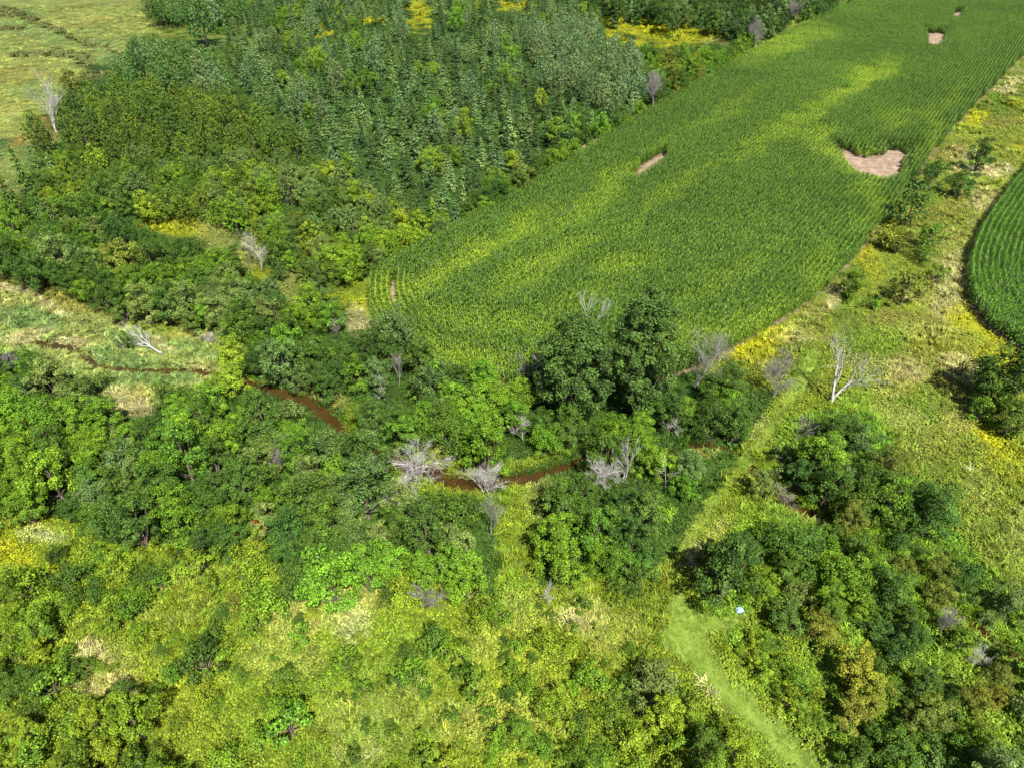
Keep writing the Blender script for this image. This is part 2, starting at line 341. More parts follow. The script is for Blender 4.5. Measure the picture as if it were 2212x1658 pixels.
PATCH = [
    # pasture
    (150, 230, 120, 35, 20, 'pgreen', .8), (60, 60, 90, 30, 20, 'pgreen', .7), (250, 130, 90, 20, 30, 'pgreen', .6), (60, 330, 80, 30, -30, 'pgreen', .8), (30, 170, 60, 25, 0, 'brown', .7),
    (430, 110, 60, 12, -10, 'pgreen', .7), (320, 60, 110, 25, 10, 'olive', .4), (100, 300, 40, 30, -60, 'rust', .5), (60, 300, 40, 20, -60, 'rust', .7), (400, 70, 80, 10, 5, 'straw', .5), (20, 380, 60, 40, -40, 'pasture', .8), (540, 105, 30, 25, 0, 'gold', .3),
    # yellow clearings in the plantation
    (905, 30, 22, 45, 5, 'gold', .9), (805, 42, 40, 12, 10, 'gold', .9), (1110, 8, 45, 14, 0, 'gold', .9), (1360, 55, 60, 30, 0, 'gold', .95), (1480, 70, 75, 30, 5, 'gold', .8), (700, 62, 18, 14, 0, 'gold', .9), (530, 80, 25, 25, 0, 'gold', .5),
    (1560, 90, 40, 18, 0, 'straw', .6),
    # strip between the plantation and the corn
    (1290, 305, 45, 10, -35, 'tan', .95), (1660, 85, 70, 10, -28, 'straw', .8), (1105, 425, 35, 9, -35, 'rust', .6), (840, 575, 60, 10, -35, 'tan', .9), (1500, 190, 90, 8, -30, 'straw', .7), (770, 640, 35, 40, 0, 'gold', .45), (770, 700, 20, 40, -10, 'tan', .6), (760, 620, 60, 25, 0, 'meadow', .8),
    # clearings in the left wood
    (380, 490, 70, 30, 10, 'gold', .7), (460, 520, 40, 45, 0, 'straw', .7), (540, 540, 30, 45, 20, 'straw', .8), (620, 620, 40, 40, 0, 'straw', .7), (560, 600, 30, 30, 0, 'gold', .6),
    # creek meadow
    (60, 690, 90, 25, 10, 'mgreen', .95), (330, 740, 110, 18, 8, 'mgreen', .8), (260, 775, 80, 15, 10, 'mgreen', .9), (370, 815, 90, 14, 0, 'mgreen', .9), (480, 770, 60, 14, 0, 'mgreen', .8), (60, 725, 60, 14, -10, 'tan', .9), (150, 740, 40, 10, 0, 'tan', .8),
    (50, 600, 80, 20, 10, 'brown', .9), (160, 650, 70, 22, 25, 'brown', .8), (270, 690, 60, 18, 20, 'brown', .7), (30, 625, 60, 10, 5, 'tan', .9), (110, 660, 40, 8, 30, 'tan', .9), (360, 745, 40, 10, 30, 'tan', .9), (440, 800, 30, 8, 20, 'tan', .8),
    (330, 700, 70, 20, 10, 'meadow', .9), (430, 725, 70, 14, 0, 'brown', .7), (280, 870, 55, 30, 20, 'tan', .7), (330, 845, 60, 15, 0, 'straw', .6), (500, 755, 40, 18, 0, 'straw', .6), (300, 850, 20, 20, 0, 'rust', .3), (480, 805, 40, 10, 0, 'tan', .7), (400, 700, 60, 14, 0, 'meadow', .9),
    # creek banks
    (690, 850, 60, 15, 25, 'straw', .6), (760, 910, 20, 40, -10, 'meadow', .8), (940, 980, 40, 20, 20, 'straw', .6), (1000, 1010, 60, 12, 15, 'meadow', .8), (1150, 1000, 90, 10, -15, 'meadow', .9), (1100, 1080, 60, 30, 0, 'lush', .8), (1130, 1150, 40, 90, 0, 'meadow', .9), (1170, 1080, 40, 40, 0, 'straw', .4), (1110, 1280, 40, 40, 0, 'lush', .8), (560, 830, 40, 10, 20, 'meadow', .6),
    (1530, 985, 30, 12, 0, 'straw', .6),
    # path verges
    (1600, 1060, 40, 120, 35, 'meadow', .9), (1650, 940, 30, 70, 35, 'meadow', .9), (1490, 1190, 22, 30, 0, 'tan', .6), (1540, 1150, 18, 50, 35, 'straw', .5), (1640, 930, 14, 30, 35, 'tan', .5), (1500, 1215, 14, 10, 0, 'tan', .7),
    (1535, 1475, 20, 40, -25, 'tan', .9), (1560, 1520, 14, 20, -25, 'straw', .8), (1600, 1335, 14, 8, 0, 'brown', .8), (1740, 1110, 60, 14, 20, 'straw', .8), (1790, 1130, 40, 10, 25, 'tan', .6), (1720, 1060, 30, 14, 0, 'straw', .6),
    # goldenrod and dry grass right of the corn
    (1640, 735, 70, 28, -15, 'gold', .95), (1620, 770, 60, 25, 0, 'gold', .8), (1600, 760, 40, 20, 0, 'gold', .8), (1720, 700, 60, 20, -30, 'straw', .5), (1760, 670, 22, 30, 35, 'brown', .5), (1800, 640, 14, 40, 38, 'tan', .8), (1760, 720, 30, 20, 0, 'brown', .6), (1890, 590, 25, 30, 0, 'gold', .5), (1860, 540, 35, 20, 0, 'gold', .7),
    (2080, 330, 30, 14, 0, 'tan', .8), (2100, 365, 50, 14, 0, 'tan', .8), (2060, 330, 40, 14, -20, 'brown', .8), (2110, 255, 30, 22, 0, 'gold', .85), (2140, 200, 30, 12, 0, 'tan', .8), (2190, 180, 40, 20, -40, 'tan', .7), (2170, 270, 40, 16, 0, 'brown', .8), (2195, 320, 22, 16, 0, 'gold', .8), (2150, 365, 40, 14, 0, 'tan', .9), (2200, 235, 30, 14, 0, 'gold', .5), (2150, 230, 20, 30, -40, 'green', .7),
    (2060, 440, 50, 18, 0, 'brown', .6), (2090, 420, 40, 30, 0, 'straw', .7), (2010, 460, 60, 16, 0, 'brown', .5), (2050, 520, 40, 30, 0, 'straw', .6), (2055, 600, 35, 50, 0, 'tan', .75), (2040, 660, 40, 35, 0, 'tan', .7), (2030, 560, 40, 20, 0, 'straw', .6), (1900, 690, 40, 20, 0, 'brown', .7), (1960, 690, 60, 18, 0, 'brown', .6), (2010, 720, 60, 25, 0, 'straw', .6),
    (2080, 690, 50, 25, 20, 'gold', .9), (2130, 720, 40, 14, 30, 'gold', .85), (2150, 770, 50, 20, 10, 'gold', .85), (1900, 750, 60, 25, 0, 'lush', .5), (2000, 790, 80, 40, 10, 'brown', .65), (1950, 800, 50, 25, 0, 'tan', .5), (2060, 870, 40, 60, -30, 'brown', .6), (2000, 870, 60, 40, 0, 'green', .5), (2050, 960, 60, 40, 30, 'brown', .4), (2130, 930, 40, 18, 35, 'gold', .9), (2170, 960, 40, 18, 35, 'gold', .7), (1850, 850, 40, 40, 0, 'lush', .7), (1720, 730, 30, 14, 0, 'tan', .5),
    (2190, 1050, 60, 90, 0, 'meadow', .8), (2100, 1040, 60, 70, 0, 'meadow', .5), (2180, 1000, 60, 40, 30, 'gold', .35), (2160, 870, 60, 20, 0, 'brown', .4), (2090, 1010, 8, 10, 0, 'white', .8), (1790, 780, 50, 30, 0, 'meadow', .6), (1740, 800, 30, 50, 35, 'green', .7),
    (1950, 900, 70, 30, 20, 'straw', .5), (2080, 900, 50, 30, -20, 'straw', .5), (2120, 1060, 40, 60, 0, 'straw', .35), (1980, 970, 50, 30, 10, 'brown', .4), (1860, 780, 50, 20, 0, 'straw', .5), (2200, 1150, 40, 60, 0, 'straw', .4), (2070, 790, 40, 30, 0, 'tan', .6), (1930, 830, 40, 25, 0, 'straw', .6), (2120, 650, 20, 40, 0, 'tan', .6), (2070, 560, 20, 30, 0, 'tan', .5), (1990, 640, 30, 20, 0, 'straw', .6), (2100, 480, 25, 25, 0, 'straw', .6), (2130, 430, 25, 18, 0, 'tan', .6),
    # foreground scrub
    (60, 1180, 80, 60, 20, 'gold', .25), (30, 1210, 50, 35, 20, 'gold', .5), (80, 1155, 40, 20, 0, 'white', .4), (110, 1165, 30, 12, 20, 'white', .45), (760, 1340, 40, 50, 0, 'white', .45), (790, 1280, 60, 30, 0, 'straw', .8), (640, 1340, 70, 40, 0, 'straw', .6), (700, 1320, 120, 30, 0, 'straw', .5), (620, 1420, 90, 50, 0, 'straw', .35), (560, 1240, 24, 22, 0, 'rust', .0),  # last white patch: bright hot spot opposite the sun, painted into the cover colour
    (200, 1420, 30, 45, 10, 'tan', .8), (190, 1490, 45, 20, 0, 'tan', .8), (270, 1480, 40, 25, 30, 'tan', .7), (240, 1450, 70, 70, 0, 'straw', .4), (150, 1300, 60, 12, 0, 'gold', .35), (20, 1260, 40, 30, 0, 'straw', .5), (290, 1530, 30, 15, 0, 'gold', .5), (20, 1340, 30, 30, 0, 'meadow', .7),
    (1120, 1330, 60, 60, 0, 'straw', .3), (1270, 1330, 60, 40, 0, 'straw', .55), (1260, 1350, 40, 25, 0, 'tan', .35), (1330, 1370, 60, 50, 0, 'straw', .4), (1220, 1340, 40, 18, 0, 'tan', .4), (1030, 1400, 60, 40, 0, 'straw', .35), (1440, 1340, 30, 80, 0, 'meadow', .8), (900, 1480, 40, 20, 0, 'tan', .3), (1100, 1560, 120, 60, 0, 'straw', .3), (850, 1560, 200, 60, 0, 'straw', .25), (400, 1300, 150, 60, 0, 'straw', .2), (1350, 1500, 30, 30, 0, 'pgreen', .9), (780, 1640, 60, 20, 0, 'tan', .3),
    (1660, 1390, 70, 80, -20, 'meadow', .9), (1640, 1420, 40, 40, 0, 'gold', .3), (1720, 1500, 60, 80, -30, 'meadow', .8), (1660, 1330, 40, 30, 0, 'meadow', .8), (1790, 1620, 60, 40, 0, 'meadow', .8), (1400, 1600, 60, 60, 0, 'meadow', .6),
    (30, 1090, 60, 40, 0, 'straw', .5), (30, 1040, 25, 25, 0, 'rust', .6),
]

REED = [[(-40, 5), (40, 22), (110, 55), (170, 85), (215, 100), (200, 108), (140, 80), (60, 45), (-40, 28)], [(20, 118), (70, 112), (130, 110), (190, 118), (205, 135), (200, 152), (180, 150), (165, 128), (90, 124), (30, 124)], [(225, 95), (250, 110), (240, 118), (220, 104)], [(-30, 60), (50, 58), (50, 66), (-30, 70)], [(270, 110), (295, 128), (285, 138), (262, 122)], [(190, 155), (235, 160), (215, 172), (190, 170)]]

def cover_colour(x, y):
    """albedo of the ground cover at ground points x, y (arrays)"""
    px, py = P(x, y)
    w = np.clip(28 - 0.02 * py, 8, 30)
    jx = px + (fbm(x * .16, y * .16, 31) - .5) * 3.2 * w
    jy = py + (fbm(x * .16 + 70, y * .16, 47) - .5) * 2.4 * w
    c = np.tile(np.array(CC['meadow']), (len(x), 1))
    for poly, nm in REGIONS:
        c[inpoly(jx, jy, poly)] = CC[nm]
    # broad natural drift of colour
    f = fbm(x * .07, y * .07, 3)[:, None]
    g = fbm(x * .22, y * .22, 9)[:, None]
    c = c * (0.72 + 0.56 * f) * (0.75 + 0.5 * g)
    c = c * (1 + (fbm(x * .11, y * .11, 77)[:, None] - .5) * np.array([.5, .1, .3]))
    for (cx, cy, rx, ry, an, nm, st) in PATCH:
        if st <= 0: continue
        near = (np.abs(jx - cx) < 1.6 * (rx + ry)) & (np.abs(jy - cy) < 1.6 * (rx + ry))
        if not near.any(): continue
        a = R_(an); ca, sa = math.cos(a), math.sin(a)
        dx = jx[near] - cx; dy = jy[near] - cy
        u = (dx * ca + dy * sa) / rx; v = (-dx * sa + dy * ca) / ry
        d = np.sqrt(u * u + v * v)
        k = np.clip((1.25 - d) / .5, 0, 1); k = k * k * (3 - 2 * k) * st
        k = (k * np.clip(.55 + .9 * (fbm(x[near] * .6, y[near] * .6, 21) - .2), 0, 1))[:, None]
        c[near] = c[near] * (1 - k) + np.array(CC[nm]) * k
    for poly in REED:
        m_ = inpoly(px + (jx - px) * .35 , py + (jy - py) * .3, poly)
        c[m_] = c[m_] * .25 + np.array([.070, .082, .026]) * .75 * (.7 + .6 * g[m_])
    return c

def ground_z(x, y):
    z = (fbm(x * .045, y * .045, 5, 2) - .5) * .5
    return z

# ------------------------------------------------------------------ the ground sheet
def axis(lo, hi, pts):
    out = [lo]
    while out[-1] < hi:
        out.append(out[-1] + pts(out[-1]))
    return np.array(out)
gx = axis(0, 330, lambda t: .62 if t < 70 else (1.1 if t < 130 else 2.6))
gx = np.concatenate([-gx[:0:-1], gx])
gy = axis(6, 430, lambda t: .55 if t < 100 else (.9 if t < 150 else 1.9))
gx = np.concatenate([[-6000, -2500, -1000, -500], gx, [500, 1000, 2500, 6000]])
gy = np.concatenate([[-3000, -800, -200, -60, -15], gy, [520, 800, 1500, 3000, 8000]])
XX, YY = np.meshgrid(gx, gy)
X1, Y1 = XX.ravel(), YY.ravel()
near = (np.abs(X1) < 340) & (Y1 > 5) & (Y1 < 440)
Z1 = np.zeros_like(X1); Z1[near] = ground_z(X1[near], Y1[near])
cd = np.full(X1.shape, 99.0)
cb = near & (X1 > -95) & (X1 < 70) & (Y1 > 25) & (Y1 < 95)
cd[cb] = creek_dist(X1[cb], Y1[cb])
Z1 = Z1 * np.clip(cd / 6, 0, 1)
Z1 -= np.clip((0.75 - cd) / 0.8, 0, 1) * 0.75
TINT = np.tile(np.array([.10, .14, .03]), (len(X1), 1))
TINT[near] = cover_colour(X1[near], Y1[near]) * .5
mud = np.clip((.25 - cd) / .5, 0, 1)[:, None]
TINT = TINT * (1 - mud) + np.array([.05, .036, .014]) * mud
for poly in (CORN, CORN2):
    s = inpoly(X1, Y1, poly)
    TINT[s] = np.array([.12, .092, .052])
ny, nx = XX.shape
ii = (np.arange(ny - 1)[:, None] * nx + np.arange(nx - 1)[None, :]).ravel()
GF = np.stack([ii, ii + 1, ii + nx + 1, ii + nx], 1)
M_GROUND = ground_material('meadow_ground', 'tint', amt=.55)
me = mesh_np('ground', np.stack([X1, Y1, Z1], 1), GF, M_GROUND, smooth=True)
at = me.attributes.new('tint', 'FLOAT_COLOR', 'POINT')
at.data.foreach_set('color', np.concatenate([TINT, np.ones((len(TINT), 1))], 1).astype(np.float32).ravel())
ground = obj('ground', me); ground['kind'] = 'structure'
ground['label'] = 'grassy ground of meadow and woodland floor'
def gz(x, y):
    x = np.asarray(x, float); y = np.asarray(y, float)
    z = ground_z(x, y)
    near_c = (y > 25) & (y < 95)
    c = np.where(near_c, creek_dist(x, y), 99)
    return z * np.clip(c / 6, 0, 1) - np.clip((0.75 - c) / 0.8, 0, 1) * 0.75

# ------------------------------------------------------------------ creek water
def ribbon(L, half, z, name, mat):
    t = unit(np.gradient(L, axis=0)); nrm = np.stack([-t[:, 1], t[:, 0]], 1)
    h = np.asarray(half)[:, None]
    rows = [np.concatenate([L + nrm * h * k, np.full((len(L), 1), z)], 1) for k in (-1, 0, 1)]
    V = np.stack(rows, 1).reshape(-1, 3)
    i = np.arange(len(L) - 1)[:, None] * 3
    F = np.concatenate([np.stack([i[:, 0] + k, i[:, 0] + k + 1, i[:, 0] + k + 4, i[:, 0] + k + 3], 1) for k in (0, 1)])
    return mesh_np(name, V, F, mat, smooth=True)
m, nt, out = new_mat('muddy_water'); L_ = nt.links.new
tc = N_(nt, 'ShaderNodeTexCoord'); nn = N_(nt, 'ShaderNodeTexNoise'); nn.inputs['Scale'].default_value = .8; nn.inputs['Detail'].default_value = 5
L_(tc.outputs['Object'], nn.inputs['Vector'])
rp = N_(nt, 'ShaderNodeValToRGB'); L_(nn.outputs['Fac'], rp.inputs[0])
rp.color_ramp.elements[0].position = .35; rp.color_ramp.elements[0].color = (.024, .014, .004, 1); rp.color_ramp.elements[1].position = .7; rp.color_ramp.elements[1].color = (.042, .024, .006, 1)
b = N_(nt, 'ShaderNodeBsdfPrincipled'); L_(rp.outputs[0], b.inputs['Base Color']); b.inputs['Roughness'].default_value = .12; b.inputs['IOR'].default_value = 1.33
n2 = N_(nt, 'ShaderNodeTexNoise'); n2.inputs['Scale'].default_value = 5; L_(tc.outputs['Object'], n2.inputs['Vector'])
bp = N_(nt, 'ShaderNodeBump'); bp.inputs['Distance'].default_value = .01; bp.inputs['Strength'].default_value = .3; L_(n2.outputs['Fac'], bp.inputs['Height']); L_(bp.outputs[0], b.inputs['Normal'])
L_(b.outputs[0], out.inputs[0]); WATER = m
wo = obj('creek_water', ribbon(CREEK, CREEK_HALF + .8, -.38, 'creek_water', WATER)); wo['kind'] = 'structure'
wo['label'] = 'narrow winding creek of muddy brown water'

# ------------------------------------------------------------------ mown path and bare soil sheets
def sheet(name, poly, mat, label, lift, step=1.2, maxv=60000):
    x0, x1 = min(p[0] for p in poly), max(p[0] for p in poly); y0, y1 = min(p[1] for p in poly), max(p[1] for p in poly)
    xs = np.arange(x0 - step, x1 + step * 2, step); ys = np.arange(y0 - step, y1 + step * 2, step)
    A, B = np.meshgrid(xs, ys); n = len(xs)
    cx = A[:-1, :-1] + step / 2; cy = B[:-1, :-1] + step / 2
    ok = inpoly(cx, cy, poly)
    idx = (np.arange(len(ys) - 1)[:, None] * n + np.arange(n - 1)[None, :])[ok]
    F = np.stack([idx, idx + 1, idx + n + 1, idx + n], 1)
    used, inv = np.unique(F, return_inverse=True)
    px, py = A.ravel()[used], B.ravel()[used]
    V = np.stack([px, py, ground_z(px, py) * np.clip(np.where((py > 25) & (py < 95), creek_dist(px, py), 99) / 6, 0, 1) + lift], 1)
    o = obj(name, mesh_np(name, V, inv.reshape(-1, 4), mat, smooth=True)); o['kind'] = 'structure'; o['label'] = label
    return o
M_PATH = ground_material('mown_grass', None, (.112, .165, .022), .42, (0.12, .7, 3.5), .06, tint2=(.165, .185, .045))
sheet('mown_path', smooth_line(PATH + PATH[:1], 4), M_PATH, 'light green mown grass path forking beside the woods', .035, .22)
M_SOIL = ground_material('dry_soil', None, (.17, .118, .080), .45, (.3, 1.2, 5), .06, tint2=(.30, .26, .215))
for lab, poly in SOILS:
    sheet('bare_soil', poly, M_SOIL, lab, .045, .5)

# ------------------------------------------------------------------ instancing of what nobody could count
PROTO = {}
def scatter(name, pos, rotz, scl, tint, idx, protos, label, cat, tilt=None):
    """one object: instances of small plants on points"""
    n = len(pos)
    me = bpy.data.meshes.new(name)
    me.vertices.add(n); me.vertices.foreach_set('co', np.asarray(pos, np.float32).ravel())
    rot = np.zeros((n, 3)); rot[:, 2] = rotz
    if tilt is not None: rot[:, :2] = tilt
    a = me.attributes.new('rot', 'FLOAT_VECTOR', 'POINT'); a.data.foreach_set('vector', rot.astype(np.float32).ravel())
    scl = np.asarray(scl, float)
    if scl.ndim == 1: scl = np.repeat(scl[:, None], 3, 1)
    a = me.attributes.new('scl', 'FLOAT_VECTOR', 'POINT'); a.data.foreach_set('vector', scl.astype(np.float32).ravel())
    a = me.attributes.new('tint', 'FLOAT_COLOR', 'POINT'); a.data.foreach_set('color', np.concatenate([tint, np.ones((n, 1))], 1).astype(np.float32).ravel())
    a = me.attributes.new('pick', 'INT', 'POINT'); a.data.foreach_set('value', np.asarray(idx, np.int32))
    me.update()
    o = obj(name, me)
    key = tuple(id(p) for p in protos)
    if key not in PROTO:
        c = bpy.data.collections.new(name + '_kinds')
        for k, p in enumerate(protos):
            q = bpy.data.objects.new('%s_kind_%02d' % (name, k), p); c.objects.link(q)
        PROTO[key] = c
    ng = bpy.data.node_groups.new(name + '_nodes', 'GeometryNodeTree')
    ng.interface.new_socket('Geometry', in_out='INPUT', socket_type='NodeSocketGeometry')
    ng.interface.new_socket('Geometry', in_out='OUTPUT', socket_type='NodeSocketGeometry')
    gi = ng.nodes.new('NodeGroupInput'); go = ng.nodes.new('NodeGroupOutput')
    ci = ng.nodes.new('GeometryNodeCollectionInfo'); ci.inputs['Collection'].default_value = PROTO[key]
    ci.inputs['Separate Children'].default_value = True; ci.inputs['Reset Children'].default_value = True
    ip = ng.nodes.new('GeometryNodeInstanceOnPoints'); ip.inputs['Pick Instance'].default_value = True
    def na(nm, dt):
        q = ng.nodes.new('GeometryNodeInputNamedAttribute'); q.data_type = dt; q.inputs['Name'].default_value = nm
        return q.outputs['Attribute']
    er = ng.nodes.new('FunctionNodeEulerToRotation')
    ng.links.new(na('rot', 'FLOAT_VECTOR'), er.inputs[0])
    ng.links.new(gi.outputs[0], ip.inputs['Points']); ng.links.new(ci.outputs[0], ip.inputs['Instance'])
    ng.links.new(na('pick', 'INT'), ip.inputs['Instance Index']); ng.links.new(er.outputs[0], ip.inputs['Rotation'])
    ng.links.new(na('scl', 'FLOAT_VECTOR'), ip.inputs['Scale'])
    ng.links.new(ip.outputs[0], go.inputs[0])
    md = o.modifiers.new('plants', 'NODES'); md.node_group = ng
    tag(o, label, cat, kind='stuff')
    return o

# ------------------------------------------------------------------ corn
def corn_segment(rng, mat):
    V = []; F = []; var = []; n = 0
    for i in range(5):
        bx = (i - 2) * .2 + rng.normal() * .03; by = rng.normal() * .03
        H = 2.05 * (.9 + .2 * rng.random())
        az0 = rng.normal() * .7 + math.pi / 2
        nl = 9
        for k in range(nl):
            z = H * (.25 + .68 * k / (nl - 1)); az = az0 + k * math.pi + rng.normal() * .4
            ln = (.62 if k < nl - 2 else .42) * (.85 + .3 * rng.random()); w = .055
            d = np.array([math.cos(az), math.sin(az), 0]); s = np.array([-d[1], d[0], 0])
            rise = .26 + .12 * rng.random(); drop = .02 + .22 * rng.random()
            p0 = np.array([bx, by, z]); p1 = p0 + d * ln * .45 + np.array([0, 0, rise]); p2 = p0 + d * ln + np.array([0, 0, rise - drop])
            V += [p0 - s * w * .6, p0 + s * w * .6, p1 + s * w, p1 - s * w, p2 + s * w * .25, p2 - s * w * .25]
            F += [[n, n + 1, n + 2, n + 3], [n + 3, n + 2, n + 4, n + 5]]; n += 6
            v = rng.random(); var += [v, v]
        for k in range(3):  # tassel
            az = rng.random() * 6.3; d = np.array([math.cos(az) * .12, math.sin(az) * .12, .28]); s = np.array([-d[1], d[0], 0]) / .12 * .012
            p0 = np.array([bx, by, H + .12])
            V += [p0 - s, p0 + s, p0 + d + s, p0 + d - s]; F += [[n, n + 1, n + 2, n + 3]]; n += 4; var += [1.25]
    return mesh_np('corn_row', V, F, mat, var)
rng = np.random.default_rng(11)
CORNP = [corn_segment(rng, CORN_I) for _ in range(6)]

STREAK = [(1850, 178, 75, 20, -32, 1.0), (1740, 250, 110, 20, -35, .7), (1700, 90, 90, 22, -15, .8), (1640, 300, 130, 14, -33, .5), (1800, 315, 90, 22, 25, .8), (1560, 240, 90, 16, -32, .35),
          (1300, 420, 160, 20, -33, .6), (1030, 545, 150, 26, -33, .95), (930, 600, 80, 30, -30, .8), (830, 650, 40, 60, 0, .9), (1190, 560, 110, 22, -33, .7), (1350, 565, 80, 22, -10, .7),
          (1080, 690, 170, 25, 8, .55), (1000, 760, 130, 30, 15, .75), (1200, 770, 120, 22, 0, .6), (1450, 420, 110, 14, -33, .4), (1560, 600, 130, 22, -25, .3), (1620, 690, 110, 26, -22, .55),
          (1480, 720, 70, 40, 0, .5), (1880, 320, 60, 18, 0, .8), (1960, 250, 60, 18, -20, .45), (1900, 420, 22, 70, 35, .5), (2030, 260, 20, 90, 35, .4), (1140, 480, 90, 14, -33, .4), (1780, 580, 22, 60, 40, .5), (1250, 640, 90, 20, -20, .35)]

def corn_tint(x, y):
    px, py = P(x, y, 2.0)
    jx = px + (fbm(x * .12, y * .12, 61, 4) - .5) * 120; jy = py + (fbm(x * .12, y * .12, 63, 4) - .5) * 60
    k = np.zeros(len(x))
    for cx, cy, rx, ry, an, st in STREAK:
        a = R_(an); ca, sa = math.cos(a), math.sin(a)
        dx, dy = jx - cx, jy - cy
        d = np.sqrt(((dx * ca + dy * sa) / rx) ** 2 + ((-dx * sa + dy * ca) / ry) ** 2)
        t = np.clip((1.75 - d) / 1.5, 0, 1)
        k = np.maximum(k, t * t * (3 - 2 * t) * st)
    a = np.array([.046, .090, .010]); b_ = np.array([.122, .182, .012])
    f = fbm(x * .05, y * .05, 81)
    base = a * (.75 + .5 * f)[:, None]
    k = k * np.clip(.6 + .6 * fbm(x * .25, y * .25, 83), 0, 1.1)
    c = base * (1 - k[:, None]) + b_ * k[:, None]
    return c, k

def fill_rows(lines, keep):
    """points every metre along row lines"""
    pos = []; ang = []
    for L in lines:
        L = np.asarray(L); seg = np.hypot(*np.diff(L, axis=0).T); s = np.concatenate([[0], np.cumsum(seg)])
        if s[-1] < 2: continue
        t = np.arange(.5, s[-1], 1.0)
        x = np.interp(t, s, L[:, 0]); y = np.interp(t, s, L[:, 1])
        x2 = np.interp(t + .3, s, L[:, 0]); y2 = np.interp(t + .3, s, L[:, 1])
        pos.append(np.stack([x, y], 1)); ang.append(np.arctan2(y2 - y + 1e-6 * (L[-1, 1] - L[0, 1]), x2 - x + 1e-6 * (L[-1, 0] - L[0, 0])))
    pos = np.concatenate(pos); ang = np.concatenate(ang)
    ok = keep(pos[:, 0], pos[:, 1])
    return pos[ok], ang[ok]

def offset_line(L, d):
    t = unit(np.gradient(L, axis=0)); n = np.stack([-t[:, 1], t[:, 0]], 1)
    return L + n * d

near_end = smooth_line(gpoly(CORN_D[17:29] + CORN_D[0:2], 0.8), 8)     # from the right side round to the left side of the near end
HEAD = 8
head_lines = [offset_line(near_end, -(k + .5) * .76) for k in range(HEAD)]
hd = R_(35.5); rd = np.array([math.sin(hd), math.cos(hd)]); rn = np.array([math.cos(hd), -math.sin(hd)])
main_lines = []
for k in range(-60, 190):
    o_ = rn * k * .76 + np.array([-20, 90])
    main_lines.append(np.array([o_ - rd * 60, o_ + rd * 420]))
nb = [p for _, p in SOILS]
def nosoil(x, y):
    ok = np.ones(len(x), bool)
    for qi, p in enumerate(nb):
        if qi in (1, 4):
            ok &= ~inpoly(x, y, p); continue
        dd = dist_line(x, y, list(p) + [p[0]])
        ok &= ~inpoly(x, y, p) & (np.random.default_rng(1).random(len(x)) > .45 * np.clip(1 - dd / 2.2, 0, 1))
    return ok
def in_view(x, y, z=1.0, m=60):
    px, py = P(x, y, z)
    return (px > -m) & (px < 2212 + m) & (py > -m) & (py < 1658 + m)
def off_head(x, y):
    far = dist_line(x, y, near_end) > HEAD * .76 + .2
    for e0, e1 in ((near_end[0], near_end[3]), (near_end[-1], near_end[-4])):
        t = unit(e0 - e1); far |= (((x - e0[0]) * t[0] + (y - e0[1]) * t[1]) > 0)
    return far
p1, a1 = fill_rows(head_lines, lambda x, y: inpoly(x, y, CORN) & nosoil(x, y))
p2, a2 = fill_rows(main_lines, lambda x, y: inpoly(x, y, CORN) & nosoil(x, y) & in_view(x, y) & off_head(x, y))
cpos = np.concatenate([p1, p2]); cang = np.concatenate([a1, a2])
rng = np.random.default_rng(5)
def put_corn(name, cpos, cang, label, tscale=1.0, tmul=(1, 1, 1)):
    n = len(cpos)
    ct, ck = corn_tint(cpos[:, 0], cpos[:, 1])
    ct = ct * np.array(tmul) * (.82 + .36 * rng.random(n))[:, None]
    hs = (1.0 - .3 * ck) * (.9 + .2 * rng.random(n)) * (.92 + .16 * fbm(cpos[:, 0] * .2, cpos[:, 1] * .2, 7)) * tscale
    for p in (nb[0], nb[2]): hs *= .5 + .5 * np.clip(dist_line(cpos[:, 0], cpos[:, 1], list(p) + [p[0]]) / 3.0, 0, 1)
    pos = np.stack([cpos[:, 0] + rng.normal(size=n) * .04, cpos[:, 1] + rng.normal(size=n) * .04, ground_z(cpos[:, 0], cpos[:, 1])], 1)
    scl = np.stack([np.ones(n), .95 + .2 * rng.random(n), hs], 1)
    flip = (rng.random(n) < .5) * math.pi
    scatter(name, pos, cang + flip + rng.normal(size=n) * .03, scl, ct, rng.integers(0, 6, n), CORNP, label, 'corn')
put_corn('corn_crop', cpos, cang, 'big field of tall green corn with yellowish streaks')
c2_edge = smooth_line(gpoly(CORN2_D[0:10], 0.6), 8)
p3, a3 = fill_rows([offset_line(c2_edge, (k + .5) * .80) for k in range(34)], lambda x, y: inpoly(x, y, CORN2) & in_view(x, y))
put_corn('corn_crop', p3, a3, 'second corn field with curved rows at the edge of the picture', 1.0, (1.0, 1.12, .9))

